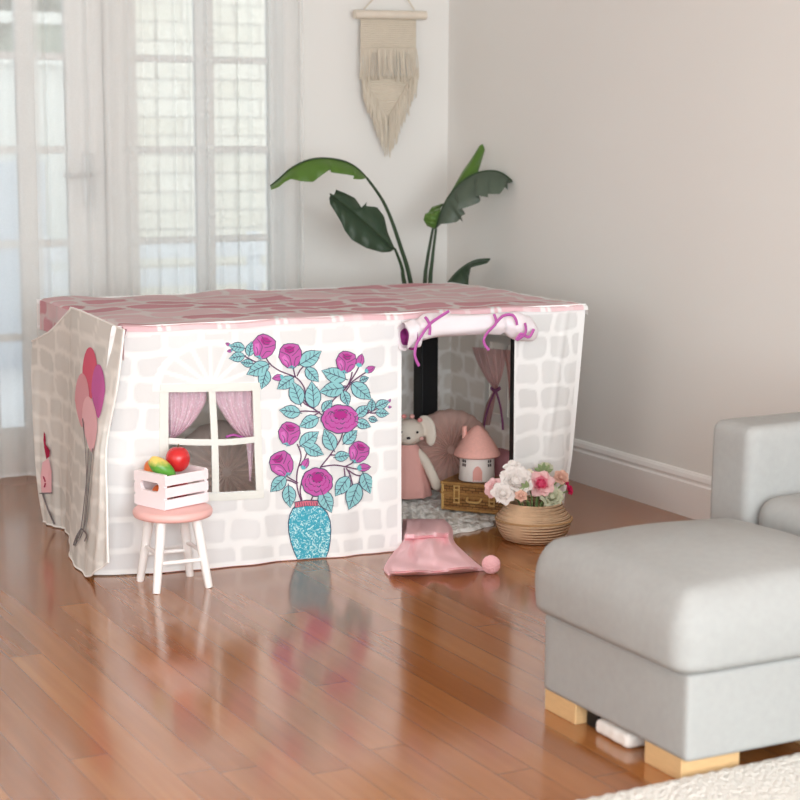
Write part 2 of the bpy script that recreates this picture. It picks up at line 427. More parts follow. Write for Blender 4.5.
# ------------------------------------------------------------------ printed playhouse cloth
WHITE = np.array(lin(247, 247, 246)); 
def stones(U, V, u0, u1, v0, v1, pitch, lens, seed, cols, gap=.017, base=WHITE, rad=.016, wob=.004):
    """paint rows of rounded stones; U, V numpy arrays (same shape) -> colours"""
    rn = random.Random(seed)
    C = np.empty(U.shape+(4,)); C[...] = base
    Uw = U+wob*np.sin(V*55+U*21+seed); Vw = V+wob*np.sin(U*43+V*17+seed*2)
    v = v0-rn.uniform(0, .3)*pitch
    while v < v1:
        hgt = pitch*rn.uniform(.9, 1.1); u = u0-rn.uniform(0, lens[1])
        while u < u1:
            ln = rn.uniform(*lens)
            ins = rn.uniform(-.003, .003)
            cu, cv = u+ln/2, v+hgt/2+ins; hu, hv = (ln-gap)/2, (hgt-gap)/2+rn.uniform(-.003, .003)
            r = min(rad*rn.uniform(.7, 1.2), hv, hu)
            sl = (slice(None),)
            skew = rn.uniform(-.06, .06)
            dx = np.abs(Uw-cu+skew*(Vw-cv))-hu+r; dy = np.abs(Vw-cv+rn.uniform(-.05, .05)*(Uw-cu))-hv+r
            d = np.hypot(np.maximum(dx, 0), np.maximum(dy, 0))+np.minimum(np.maximum(dx, dy), 0)-r
            a = np.clip(.5-d/.005, 0, 1)[..., None]
            c = np.array(lin(*cols[rn.randrange(len(cols))]))
            # watercolour edge is a touch darker than the middle
            k = 1-.025*np.clip(1+d/.012, 0, 1)[..., None]
            C = C*(1-a)+np.concatenate([c[:3]*k, np.ones_like(k)], -1)*a
            u += ln
        v += hgt
    return C
GREY = [(232, 232, 232), (229, 229, 229), (235, 235, 235), (231, 231, 230)]
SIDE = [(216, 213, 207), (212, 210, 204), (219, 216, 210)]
PINK = [(240, 206, 211), (226, 170, 180), (243, 214, 218), (240, 208, 212), (225, 168, 178)]
M_['print'] = cloth_print_mat('printed_cotton', .12)
M_['print2'] = cloth_print_mat('printed_cotton_roof', .28); M_['print3'] = cloth_print_mat('printed_cotton_lining', .55)
ph_root = empty('playhouse_tablecloth', (2.49, 5.45, 0), 'cloth playhouse with pink tiled roof, brick print and painted rose vase draped over a table', 'playhouse')

ZT = .75
def sag(X, z): return -.062*(X-1.95)*math.sin(PI*min(1, max(0, z/ZT)))*sstep(2.75, 2.2, X)
def front_y(X, z):
    k = 1-z/ZT
    fl = -.02+.060*sstep(1.66, 1.92, X)+.050*sstep(2.0, 2.62, X)
    y = 5.0-fl*k**1.2
    y += .006*k*math.sin(2*PI*(X*3.3+.4*z))+.0025*math.sin(2*PI*(X*7.1-z*1.3))*(.3+k)
    # pull lines from the top left corner and beside the window
    y -= .004*math.exp(-((X-1.80+.35*(z-.40))/.02)**2)*sstep(.15, .3, z)*sstep(.55, .4, z)
    y += .05*sstep(1.72, 1.60, X)
    return y
def front_pt(X, z, off=0):
    k = 1-z/ZT
    x = X-.06*max(0, 1-(X-1.69)/.25)*k**.7 if X < 1.94 else X-.045*k*sstep(2.3, 2.6, X)
    return Vector((x, front_y(X, z)-off, z+sag(X, z)))
def fpx(x, y, off=.0015):
    """photo point -> point on the front cloth"""
    Y = 5.0
    for _ in range(5):
        p = onY(x, y, Y); Y = front_y(p.x, min(ZT, max(0, p.z)))
    return Vector((p.x, Y-off, max(.004, p.z)))

WX0, WX1, WZ0, WZ1 = 1.831, 2.089, .236, .541        # window hole in the cloth
xs = np.unique(np.round(np.concatenate([np.linspace(1.66, WX0, 30), np.linspace(WX0, WX1, 48), np.linspace(WX1, 2.605, 92)]), 5))
zs = np.unique(np.round(np.concatenate([np.linspace(0.004, WZ0, 42), np.linspace(WZ0, WZ1, 54), np.linspace(WZ1, ZT, 38)]), 5))
U, V = np.meshgrid(xs, zs)
C = stones(U, V, 1.6, 2.7, 0.0, ZT, .082, (.085, .15), 11, GREY, gap=.020, rad=.013, wob=.0025)
# arch of wedge stones over the window
ac = ((WX0+WX1)/2-.005, .556); rx, rz = .148, .125
A = np.arctan2((V-ac[1])/rz, (U-ac[0])/rx); RR = np.hypot((U-ac[0])/rx, (V-ac[1])/rz)
fan = (V > WZ1) & (RR < 1.14)
C[fan] = WHITE
seg = A/PI*8; ds = np.abs(seg-np.round(seg))*PI/8*RR*rx
wed = (V > WZ1) & (RR < 1.0) & (A > .1) & (A < PI-.1)
aw = np.clip((ds-.0045)/.004, 0, 1)*np.clip((1.0-RR)/.04, 0, 1)*wed
gcol = np.array(lin(229, 229, 228)); C = C*(1-aw[..., None])+gcol*aw[..., None]
# plain white top band with a scalloped border, hems
band = V > ZT-.028-.010*np.abs(np.sin(U*PI/.12)); C[band] = np.array(lin(246, 244, 243))
C[(V < .02)] = WHITE; C[U > 2.59] = WHITE
P = [[front_pt(x, z) for x in xs] for z in zs]
fr = MB(); zc = (zs[:-1]+zs[1:])/2; xc = (xs[:-1]+xs[1:])/2
fr.grid(P, 0, C.reshape(-1, 4), skip=lambda i, j: WX0 < xc[j] < WX1 and WZ0 < zc[i] < WZ1)
# --- painted bouquet, laid on the cloth surface
pm = lambda n, c: mat('print_'+n, lin(*c), .9, .1, bump=.05)
FM = [M_['print'], pm('ink', (70, 78, 100)), pm('teal', (140, 194, 198)), pm('magenta', (186, 92, 162)), pm('deep_magenta', (168, 52, 132)), pm('stem', (104, 70, 98)),
      None, pm('rim', (206, 110, 128)), pm('teal_dark', (106, 178, 186)), pm('rose_light', (206, 116, 186))]
def vase_mat():
    m = mat('print_vase', lin(90, 178, 192), .9, .1); N = m.node_tree.nodes; L = m.node_tree.links
    n = N.new('ShaderNodeTexNoise'); n.inputs['Scale'].default_value = 75; n.inputs['Detail'].default_value = 2; n.inputs['Distortion'].default_value = 2.5
    tc = N.new('ShaderNodeTexCoord'); L.new(tc.outputs['Object'], n.inputs['Vector'])
    ra = N.new('ShaderNodeValToRGB'); ra.color_ramp.elements[0].position = .52; ra.color_ramp.elements[0].color = lin(66, 162, 184); ra.color_ramp.elements[1].position = .60; ra.color_ramp.elements[1].color = lin(190, 226, 228)
    L.new(n.outputs['Fac'], ra.inputs[0]); L.new(ra.outputs[0], N['Principled BSDF'].inputs['Base Color']); return m
FM[6] = vase_mat()
def poly(mb, pts, off, mi, surf=None, center=None):
    surf = surf or fpx
    cx = center[0] if center else sum(p[0] for p in pts)/len(pts); cy = center[1] if center else sum(p[1] for p in pts)/len(pts)
    n = len(pts); vs = [surf(cx, cy, off)]+[surf((p[0]+cx)/2, (p[1]+cy)/2, off) for p in pts]+[surf(*p, off) for p in pts]
    fs = [(0, 1+i, 1+(i+1) % n) for i in range(n)]+[(1+i, 1+n+i, 1+n+(i+1) % n, 1+(i+1) % n) for i in range(n)]
    mb.add(vs, fs, mi)
def stroke(mb, pts, w, off, mi, surf=None, w2=None):
    surf = surf or fpx
    P2 = smoothpath([Vector((x, y, 0)) for x, y in pts], 4); a = []; b = []
    for i, p in enumerate(P2):
        t = (P2[min(i+1, len(P2)-1)]-P2[max(i-1, 0)]).normalized(); q = Vector((-t.y, t.x, 0))
        ww = lerp(w, w if w2 is None else w2, i/(len(P2)-1))/2
        a.append(surf(p.x+q.x*ww, p.y+q.y*ww, off)); b.append(surf(p.x-q.x*ww, p.y-q.y*ww, off))
    mb.grid([a, b], mi)
def leaf(cx, cy, ln, ang, mb=fr, dark=False):
    """ang: direction from base to tip in degrees, picture sense (0 right, 90 up)"""
    ca, sa = math.cos(math.radians(ang)), -math.sin(math.radians(ang)); w = ln*.30
    def T(u, v): return (cx+ca*u*ln/2-sa*v, cy+sa*u*ln/2+ca*v)
    prof = [(-1, 0), (-.8, .55), (-.4, .95), (0, 1), (.4, .78), (.75, .36), (1.08, 0)]
    out = [T(u, v*w) for u, v in prof]+[T(u, -v*w) for u, v in reversed(prof[1:-1])]
    big = [T(u*1.06, v*(w+.9)) for u, v in prof]+[T(u*1.06, -v*(w+.9)) for u, v in reversed(prof[1:-1])]
    poly(mb, big, .0014, 1); poly(mb, out, .0018, 8 if dark else 2)
    stroke(mb, [T(-1.2, 0), T(0, .04*w), T(.9, 0)], .8, .0022, 1)
    for u in (-.5, -.1, .3):
        for s in (-1, 1): stroke(mb, [T(u, 0), T(u+.22, s*.35*w), T(u+.34, s*.72*w)], .5, .0022, 1)
def rose(cx, cy, r, tilt=0, mb=fr):
    ca, sa = math.cos(math.radians(tilt)), math.sin(math.radians(tilt))
    T = lambda u, v: (cx+(ca*u-sa*v)*r, cy+(sa*u+ca*v)*r)
    out = [(-.35, 1.0), (-.75, .62), (-1, .05), (-.82, -.62), (-.5, -.95), (-.1, -1.02), (.3, -.98), (.72, -.85), (.95, -.3), (.9, .3), (.6, .8), (.2, 1.08)]
    poly(mb, [T(u*1.07, v*1.07) for u, v in out], .0014, 1); poly(mb, [T(u, v) for u, v in out], .0019, 3)
    poly(mb, [T(*p) for p in ((-.5, -.7), (-.05, -.85), (.4, -.7), (.3, -.3), (-.1, -.15), (-.45, -.35))], .0023, 4)
    poly(mb, [T(*p) for p in ((-.8, .1), (-.5, -.1), (-.2, .4), (-.3, .85), (-.6, .55))], .0023, 9)
    for l in (((-.85, -.4), (-.45, -.2), (-.1, .1), (0, .95)), ((.85, -.6), (.45, -.2), (.1, .05)), ((-.55, -.75), (-.1, -.5), (.45, -.75)), ((-.3, -.45), (0, -.25), (.35, -.4)), ((.75, .1), (.4, .3), (.25, .9)), ((-.6, .3), (-.35, .5), (-.25, .9))):
        stroke(mb, [T(*p) for p in l], .6, .0026, 1)
    for p in ((-.35, 1.1), (.1, 1.25), (.35, 1.1)): stroke(mb, [T(0, .9), T(*p)], 1.6, .0026, 8, w2=.4)
def peony(cx, cy, rx, ry, mb=fr):
    out = []; 
    for i in range(40):
        a = 2*PI*i/40; k = 1+.07*abs(math.sin(a*4.5))-.03; out.append((cx+rx*k*math.cos(a), cy+ry*k*math.sin(a)))
    poly(mb, [(cx+(x-cx)*1.06, cy+(y-cy)*1.07) for x, y in out], .0014, 1); poly(mb, out, .0019, 3)
    poly(mb, [(cx+rx*.36*math.cos(2*PI*i/14), cy-ry*.3+ry*.32*math.sin(2*PI*i/14)) for i in range(14)], .0023, 4)
    for (r, oy) in ((.34, -.32), (.55, -.18), (.8, 0)):
        for i in range(11):
            a = 2*PI*i/11+r; p = (cx+rx*r*math.cos(a), cy+ry*(oy+r*.8*math.sin(a)))
            q = (cx+rx*(r+.05)*math.cos(a+.28), cy+ry*(oy+(r+.14)*.8*math.sin(a+.28))); s = (cx+rx*r*math.cos(a+.5), cy+ry*(oy+r*.8*math.sin(a+.5)))
            stroke(mb, [p, q, s], .75, .0026, 1 if i % 2 else 4)
def bud(cx, cy, r, ang, mb=fr):
    ca, sa = math.cos(math.radians(ang)), -math.sin(math.radians(ang))
    T = lambda u, v: (cx+ca*u*r-sa*v*r, cy+sa*u*r+ca*v*r)
    out = [(-1, 0), (-.6, .5), (0, .62), (.6, .4), (1.1, 0), (.6, -.4), (0, -.62), (-.6, -.5)]
    poly(mb, [T(u*1.12, v*1.2) for u, v in out], .0014, 1); poly(mb, [T(*p) for p in out], .0019, 3)
    stroke(mb, [T(-.6, .1), T(.2, .15), T(.9, 0)], .5, .0024, 1); poly(mb, [T(-1.2, 0), T(-.9, .5), T(-.4, .3), T(-.5, 0), T(-.4, -.3), T(-.9, -.5)], .0024, 8)
for s_ in ([(301, 501), (297, 487), (297, 472), (301, 456), (297, 444)], [(298, 483), (291, 479), (283, 474)], [(297, 484), (288, 480), (282, 481)], [(299, 466), (304, 460), (309, 446)], [(303, 476), (300, 490), (302, 501)],
           [(311, 500), (316, 488), (319, 470), (330, 455), (340, 440), (343, 430)], [(330, 455), (336, 455), (342, 456)], [(320, 467), (334, 465), (347, 467), (357, 469), (364, 468)], [(344, 467), (352, 463), (357, 458)], [(344, 468), (345, 478)], [(346, 468), (350, 475), (353, 488)], [(348, 470), (356, 475), (366, 476)],
           [(340, 419), (326, 417), (314, 409), (303, 402), (305, 392), (302, 384), (295, 377), (280, 371), (270, 364), (265, 356)], [(295, 377), (293, 368), (291, 362)], [(297, 376), (300, 370), (306, 364)], [(296, 376), (287, 377), (279, 377)], [(270, 367), (256, 362), (246, 357), (238, 352), (231, 349)],
           [(320, 412), (305, 411), (296, 412)], [(318, 413), (312, 417), (307, 424)], [(308, 405), (302, 398)], [(309, 405), (312, 398)], [(326, 410), (335, 398), (345, 389), (350, 380), (352, 372)], [(348, 385), (356, 372), (360, 364)], [(349, 384), (360, 376), (368, 371)], [(349, 384), (357, 386)], [(350, 385), (345, 392)], [(348, 386), (338, 386)],
           [(356, 418), (368, 413), (378, 408), (388, 403)], [(366, 414), (371, 408)], [(370, 413), (381, 413)]):
    stroke(fr, s_, 1.3, .0012, 5)
for l in ((237, 347, 15, 170), (237, 357, 15, 190), (250, 349, 14, 80), (247, 363, 12, 175), (258, 369, 23, 205), (264, 379, 19, 255), (310, 358, 24, 32), (312, 374.6, 18, -48), (285.5, 383, 19, 215), (296, 393, 24, 110), (312.6, 395, 25, 95), (290, 411.5, 20, 172),
          (309, 422, 20, 205), (334, 375, 24, 160), (332, 389.6, 24, 190), (361, 391, 24, -40), (345.5, 398, 15, -70), (327, 405.5, 14, 50), (362, 411, 16, 40), (363, 424, 15, -20), (371.5, 405, 12, 85), (382, 404, 14, 25), (382, 413, 13, -5), (373, 419.5, 9, -15), (309, 439, 22, 38),
          (313.5, 450, 20, -25), (329, 440, 22, 115), (350, 437, 18, 45), (342, 456, 15, 10), (278, 484, 20, 225), (289, 496, 21, 275), (326, 501, 23, -65), (342, 486, 22, 235), (353.5, 496, 26, 250), (366.5, 483, 21, -70), (364, 379, 9, 20)):
    leaf(*l)
for r in ((263.4, 346.6, 11.5, 25), (290.3, 355.5, 11.5, -5), (345.9, 361.8, 10, 12), (289, 433.5, 10.8, 15), (281.6, 463.8, 11.8, -30), (358.5, 452, 10, 28)): rose(*r)
peony(340, 419, 18, 13.5); peony(317, 482, 14.8, 13.5)
for b in ((277.7, 377.5, 5, 190), (360, 360.4, 6, 75), (369.8, 369.2, 5, 25), (363.8, 467.4, 6, 5), (305, 463.6, 5.5, 60), (227.8, 344.2, 2.5, 150), (229.5, 350.9, 2.5, 190), (389.3, 400.8, 2, 60), (389.3, 407, 2, 0)): bud(*b)
vo = [(296, 506), (293, 509), (290, 515), (288.6, 523), (289, 532), (291, 542), (294, 551), (297.5, 560), (303, 561.5), (312, 561.5), (320, 561), (325.5, 559.5), (328, 550), (329.6, 540), (330.2, 530), (329.5, 521), (326.5, 513), (322, 508), (317, 505.5), (306, 505)]
vcx, vcy = 309.3, 533
poly(fr, [(vcx+(x-vcx)*1.045, vcy+(y-vcy)*1.03) for x, y in vo], .0016, 1); poly(fr, vo, .002, 6)
rim = [(295, 502.2), (306, 500.6), (317, 500.8), (317.3, 505.6), (306, 505.6), (295, 507.2)]
poly(fr, [(306+(x-306)*1.06, 504+(y-504)*1.3) for x, y in rim], .0022, 1); poly(fr, rim, .0026, 7)
for k in range(9): stroke(fr, [(296.5+k*2.4, 502), (297.2+k*2.4, 506)], .6, .003, 1)
front = fr.build('front_panel', FM, ph_root, attr=True)
# pink binding peeping along the bottom and the inner edge of the front panel
M_['bind'] = mat('pink_binding', lin(216, 168, 168), .9, .1, bump=.05)
bb = MB(); bb.tube([front_pt(x, .006, 0) + Vector((0, .002, -.002)) for x in xs[xs > 1.78]], .0022, 6)
bb.build('hem_binding', M_['bind'], ph_root)

# front panel beside the doorway
xs2 = np.linspace(3.02, 3.308, 52); zs2 = np.linspace(.004, ZT, 120)
U2, V2 = np.meshgrid(xs2, zs2); C2 = stones(U2, V2, 3.03, 3.4, .01, ZT, .083, (.09, .15), 5, [(230, 230, 229), (227, 227, 226), (232, 232, 231)])
C2[V2 > ZT-.03] = WHITE; C2[(U2 < 3.03)] = WHITE; C2[U2 > 3.29] = WHITE
def fr2(x, z):
    k = 1-z/ZT; xe = x-.012*((x-3.02)/.285)-.040*((x-3.02)/.285)*k-.025*k*((x-3.02)/.285)**2*sstep(.25, 0, z)
    y = 4.998+.006*k*math.sin(2*PI*(x*5.5+.6*z))+.03*k*sstep(3.24, 3.31, x)-.005*math.exp(-((x-3.19-.12*(z-.4))/.012)**2)*sstep(.2, .4, z)
    return Vector((xe, y, z))
MB().grid([[fr2(x, z) for x in xs2] for z in zs2], 0, C2.reshape(-1, 4)).build('front_panel', M_['print'], ph_root, attr=True)
# valance over the doorway
xs3 = np.linspace(2.605, 3.02, 40); zs3 = np.linspace(.685, ZT, 10)
U3, V3 = np.meshgrid(xs3, zs3)
MB().grid([[Vector((x, 5.0, z)) for x in xs3] for z in zs3], 0, np.tile(WHITE, (U3.size, 1))).build('valance', M_['print'], ph_root, attr=True)

# back panel and right side panel (seen from inside through the doorway)
xb = np.linspace(1.69, 3.3, 160); zb = np.linspace(.004, ZT, 90)
Ub, Vb = np.meshgrid(xb, zb); Cb = stones(Ub, Vb, 1.6, 3.4, 0, ZT, .085, (.1, .16), 21, [(228, 225, 220), (224, 221, 216)])
MB().grid([[Vector((x, 5.915+.008*math.sin(14*x+2*z)*(1-z/ZT), z)) for x in xb] for z in zb], 0, Cb.reshape(-1, 4)).build('back_panel', M_['print3'], ph_root, attr=True)
SW = (5.36, 5.60, .30, .56)
ys = np.unique(np.round(np.concatenate([np.linspace(5.03, SW[0], 30), np.linspace(SW[0], SW[1], 24), np.linspace(SW[1], 5.915, 26)]), 5))
zs4 = np.unique(np.round(np.concatenate([np.linspace(.004, SW[2], 30), np.linspace(SW[2], SW[3], 26), np.linspace(SW[3], ZT, 20)]), 5))
Us, Vs = np.meshgrid(ys, zs4); Cs = stones(Us, Vs, 4.9, 6, 0, ZT, .083, (.09, .15), 31, [(228, 225, 220), (224, 221, 216)])
yc4 = (ys[:-1]+ys[1:])/2; zc4 = (zs4[:-1]+zs4[1:])/2
MB().grid([[Vector((3.296+(.002*math.sin(17*y)-.055*(1-.85*sstep(5.04, 5.3, y)))*(1-z/ZT), y, z)) for y in ys] for z in zs4], 0, Cs.reshape(-1, 4), skip=lambda i, j: SW[0] < yc4[j] < SW[1] and SW[2] < zc4[i] < SW[3]).build('side_panel', M_['print3'], ph_root, attr=True)
M_['frame'] = mat('window_binding', lin(224, 225, 219), .9, .1, bump=.1, bscale=150)
sf = MB()
for (a, b, c, d) in ((SW[0]-.03, SW[1]+.03, SW[3], SW[3]+.03), (SW[0]-.03, SW[1]+.03, SW[2]-.03, SW[2]), (SW[0]-.03, SW[0], SW[2], SW[3]), (SW[1], SW[1]+.03, SW[2], SW[3]), ((SW[0]+SW[1])/2-.012, (SW[0]+SW[1])/2+.012, SW[2], SW[3])):
    sf.box(3.278, 3.282, a, b, c, d)
sf.build('window_frame', M_['frame'], ph_root, smooth=False)

# roof
def roof_z(x, y):
    e = min(x-1.68, 3.305-x, y-4.99, 5.925-y)
    z = ZT+.0025*math.sin(9*x+5*y)+.002*math.sin(23*x-11*y)+.0015*math.sin(31*y+6*x)
    z += .004*math.exp(-((y-5.9)/.05)**2)*(math.sin(11*x+1)+.6*math.sin(19*x))
    return z-.006*sstep(.012, 0, e)
xr = np.linspace(1.682, 3.298, 240); yr = np.linspace(4.992, 5.925, 140)
Ur, Vr = np.meshgrid(xr, yr)
Cr = stones(Ur, Vr, 1.5, 3.5, 4.98, 6.0, .118, (.15, .24), 17, PINK, gap=.026, base=np.array(lin(245, 234, 234)), rad=.02, wob=.008)
pale = np.array(lin(243, 214, 218)); nearf = Vr < 5.035
Cr[nearf] = Cr[nearf]*.35+pale*.65
notch = (Vr < 5.045) & (np.abs((Ur % .19)-.095) < .005+(5.045-Vr)*.28) & (np.abs((Ur % .19)-.095) > (5.045-Vr)*.28-.009); Cr[notch] = WHITE
Cr[(Ur > 3.283)] = WHITE
rx_ = lambda x, y: x+.022*(y-4.99)/.93*max(0, (3.298-x)/1.6)
rf = MB().grid([[Vector((rx_(x, y), y, roof_z(x, y))) for x in xr] for y in yr], 0, Cr.reshape(-1, 4))
# pink drop at the left end of the roof, right hand border strip
yl = np.linspace(4.992, 5.925, 100); zl = np.linspace(.0, .10, 14)
Ul, Vl = np.meshgrid(yl, zl); Cl = stones(Ul, Vl, 4.9, 6, -.02, .14, .075, (.10, .16), 3, PINK, gap=.016, base=np.array(lin(236, 216, 218)))
rf.grid([[Vector((rx_(1.683, y)-.03*t-.003*math.sin(30*y), y, roof_z(1.683, y)-t*.99)) for y in yl] for t in zl], 0, Cl.reshape(-1, 4))
rf.grid([[Vector((3.298+.001*k, y, roof_z(3.298, y)-.008*k)) for y in yl] for k in range(5)], 0, np.tile(WHITE, (500, 1)))
rf.grid([[Vector((x, 4.992-.0012*k-.002, roof_z(x, 4.992)-.004*k)) for x in xr] for k in range(4)], 0, np.tile(Cr[0][None], (4, 1, 1)).reshape(-1, 4))
rf.build('roof_panel', M_['print2'], ph_root, attr=True)

# loose side door flap at the left end (control net in photo points + distance from the table end)
net = [[(32, 341, 1.635), (50, 331, 1.65), (69, 311, 1.665), (73, 308, 1.665), (98, 318, 1.668), (124, 330, 1.672)],
       [(31, 380, 1.63), (50, 380, 1.66), (69, 380, 1.67), (73, 380, 1.65), (96, 384, 1.625), (117, 386, 1.645)],
       [(33, 440, 1.63), (50, 442, 1.665), (69, 445, 1.68), (72, 446, 1.645), (92, 448, 1.60), (106, 446, 1.62)],
       [(37, 487, 1.645), (53, 490, 1.675), (68, 495, 1.69), (71, 510, 1.635), (90, 512, 1.585), (107, 506, 1.60)],
       [(43, 522, None), (56, 527, None), (68, 532, None), (71, 556, None), (86, 577, None), (108, 563, 1.585)]]
net3 = [[(onX(x, y, X) if X else onZ(x, y, .004)) for (x, y, X) in row] for row in net]
rows = []
for row in net3: rows.append(smoothpath(row, 14))
cols_n = len(rows[0]); Pn = []
colpaths = [smoothpath([rows[i][j] for i in range(5)], 18) for j in range(cols_n)]
nr_ = len(colpaths[0])
Pn = []
for i in range(nr_):
    row = []
    for j in range(cols_n):
        p = colpaths[j][i].copy(); t = i/(nr_-1)
        p.x += .004*math.sin(j*.35+1.5*t)*t + .003*math.sin(j*.9+5*t)*t
        p.z = max(p.z, .003); row.append(p)
    Pn.append(row)
Yn = np.array([[p.y for p in r] for r in Pn]); Zn = np.array([[p.z for p in r] for r in Pn])
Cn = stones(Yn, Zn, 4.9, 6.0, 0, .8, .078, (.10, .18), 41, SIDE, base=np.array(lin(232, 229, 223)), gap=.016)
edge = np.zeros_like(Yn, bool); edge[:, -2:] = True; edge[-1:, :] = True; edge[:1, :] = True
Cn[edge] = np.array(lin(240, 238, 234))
sd = MB().grid(Pn, 0, Cn.reshape(-1, 4))
# nearest point on the flap for a photo point
_pts = np.array([[tuple(p) for p in r] for r in Pn]).reshape(-1, 3)
_d = _pts-np.array([0, 0, H]); _w = _d@np.array(CV)
_px = 400+F*(_d@np.array(CR))/_w; _py = 400-F*(_d@np.array(CU))/_w
def spx(x, y, off=.0015):
    d2 = (_px-x)**2+(_py-y)**2; k = np.argsort(d2)[:4]; w = 1/(d2[k]+.3); X = float((w*_pts[k, 0]).sum()/w.sum())
    p = onX(x, y, X); return p+Vector((-off*2.0, -off*1.2, 0))
SM = [M_['print'], pm('balloon_red', (208, 96, 118)), pm('balloon_pink', (216, 158, 166)), pm('balloon_magenta', (190, 98, 156)), pm('balloon_pale', (228, 180, 186)), pm('grey_ink', (128, 122, 124)), pm('dark_red', (160, 40, 72))]
def balloon(cx, cy, rx, ry, mi, off):
    poly(sd, [(cx+rx*math.cos(2*PI*i/22)*(1-.45*max(0, math.sin(2*PI*i/22)))+(2 if mi == 4 else 0)*math.sin(2*PI*i/22), cy+ry*math.sin(2*PI*i/22)) for i in range(22)], off*.4, mi, spx)
balloon(90.5, 374, 7.5, 27, 1, .0030); balloon(99, 391, 6.8, 27, 3, .0038); balloon(83, 400, 7.2, 27, 2, .0046); balloon(91, 424, 7.6, 28, 4, .0054)
stroke(sd, [(90, 448), (89, 470), (86, 500), (83, 525), (80, 538)], 1.0, .003, 5, spx); stroke(sd, [(94, 448), (92, 470), (89, 500), (85, 530), (76, 545)], .8, .003, 5, spx); stroke(sd, [(84, 418), (87, 450), (88, 490), (85, 530)], .7, .003, 5, spx)
stroke(sd, [(83, 528), (78, 536), (75, 545)], 1.6, .003, 5, spx); stroke(sd, [(83, 528), (88, 534), (86, 541)], 1.4, .003, 5, spx)
poly(sd, [(44, 462), (50, 458), (53, 470), (53, 492), (43, 493), (42, 476)], .003, 4, spx)
poly(sd, [(45.5, 431), (47, 434), (47.5, 444), (51.5, 450), (51, 456), (48, 459), (46, 448), (45, 440)], .0034, 6, spx)
stroke(sd, [(45, 476), (47, 482), (46, 487)], 1.4, .0036, 6, spx); stroke(sd, [(44, 493), (49, 508), (56, 524)], 1.8, .003, 5, spx); stroke(sd, [(41, 493), (54, 492.5)], 1.2, .0036, 5, spx)
sd.build('door_flap', SM, ph_root, attr=True)
hem = MB(); hem.tube([r[-1]+Vector((0, -.001, 0)) for r in Pn], .0035, 6); hem.tube([p+Vector((0, 0, .002)) for p in Pn[-1]], .003, 6); hem.tube([p+Vector((-.001, 0, 0)) for p in Pn[0]], .0028, 6)
hem.build('flap_hem', mat('white_hem', lin(240, 238, 234), .9, .1, bump=.1), ph_root)
# dark pink seam edge beside the corner
sm = MB(); sm.tube(smoothpath([onY(x, y, 4.985) for x, y in ((126, 329), (121, 350), (116, 390), (110, 425))], 6), .003, 6).build('corner_seam', mat('seam_mauve', lin(150, 112, 118), .9, .1, bump=.05), ph_root)

# window frame and mullions sewn on the front
wf = MB()
def strip(x0, x1, z0, z1, off=.003, n=14, bow=0):
    if x1-x0 > z1-z0: Pq = [[front_pt(lerp(x0, x1, i/n), z, off)+Vector((0, 0, -bow*math.sin(PI*i/n))) for i in range(n+1)] for z in (z0, (z0+z1)/2, z1)]
    else: Pq = [[front_pt(x, lerp(z0, z1, i/n), off)+Vector((bow*math.sin(PI*i/n), 0, 0)) for i in range(n+1)] for x in (x0, (x0+x1)/2, x1)]
    for p in Pq[1]: p.y -= .0015
    wf.grid(Pq); wf.grid([[p+Vector((0, .005, 0)) for p in r] for r in Pq])
    for r in (Pq[0], Pq[-1]): wf.grid([r, [p+Vector((0, .005, 0)) for p in r]])
fw = .024
strip(WX0-fw, WX1+fw, WZ1, WZ1+fw*1.0); strip(WX0-fw, WX1+fw, WZ0-fw, WZ0, bow=.003); strip(WX0-fw, WX0, WZ0, WZ1); strip(WX1, WX1+fw, WZ0, WZ1)
wmx = (WX0+WX1)/2-.004; strip(wmx-.0105, wmx+.0105, WZ0, WZ1, .0035, bow=.003); strip(WX0, WX1, .384, .403, .0042, bow=.006)
wf.build('window_frame', M_['frame'], ph_root, weld=False)
# polka-dot curtains in the window
def dot_mat():
    m = mat('pink_dotted_cotton', lin(230, 194, 208), .9, .1, bump=.1, trans=.25); N = m.node_tree.nodes; L = m.node_tree.links
    v = N.new('ShaderNodeTexVoronoi'); v.inputs['Scale'].default_value = 105; v.inputs['Randomness'].default_value = .9
    tc = N.new('ShaderNodeTexCoord'); L.new(tc.outputs['Object'], v.inputs['Vector'])
    ra = N.new('ShaderNodeValToRGB'); ra.color_ramp.elements[0].position = .28; ra.color_ramp.elements[0].color = lin(246, 228, 236); ra.color_ramp.elements[1].position = .36; ra.color_ramp.elements[1].color = lin(234, 204, 216)
    L.new(v.outputs['Distance'], ra.inputs[0]); L.new(ra.outputs[0], N['Principled BSDF'].inputs['Base Color']); return m
M_['dots'] = dot_mat()
def drape(outer, inner, name, parent, Y, mt, amp=.006, nf=5, n=26):
    """fabric between two photo polylines (outer edge, inner edge), pleated"""
    A_ = smoothpath([Vector((x, y, 0)) for x, y in outer], 8); B_ = smoothpath([Vector((x, y, 0)) for x, y in inner], 8)
    P_ = []
    for i in range(len(A_)):
        a, b = A_[i], B_[min(i, len(B_)-1)]
        row = []
        for j in range(n+1):
            t = j/n; p = a.lerp(b, t); row.append(onY(p.x, p.y, Y+amp*math.sin(nf*2*PI*t+i*.05)+.004*math.sin(i*.3)))
        P_.append(row)
    mb = MB().grid(P_); return mb.build(name, mt, parent)
drape([(165, 389), (166, 410), (168, 428), (170, 439)], [(206, 389), (205.5, 402), (192, 424), (174, 439)], 'window_curtain', ph_root, 5.022, M_['dots'])
drape([(258, 389), (257, 410), (256.5, 430), (255, 441)], [(213.5, 389), (216, 402), (231, 426), (247, 441)], 'window_curtain', ph_root, 5.022, M_['dots'])
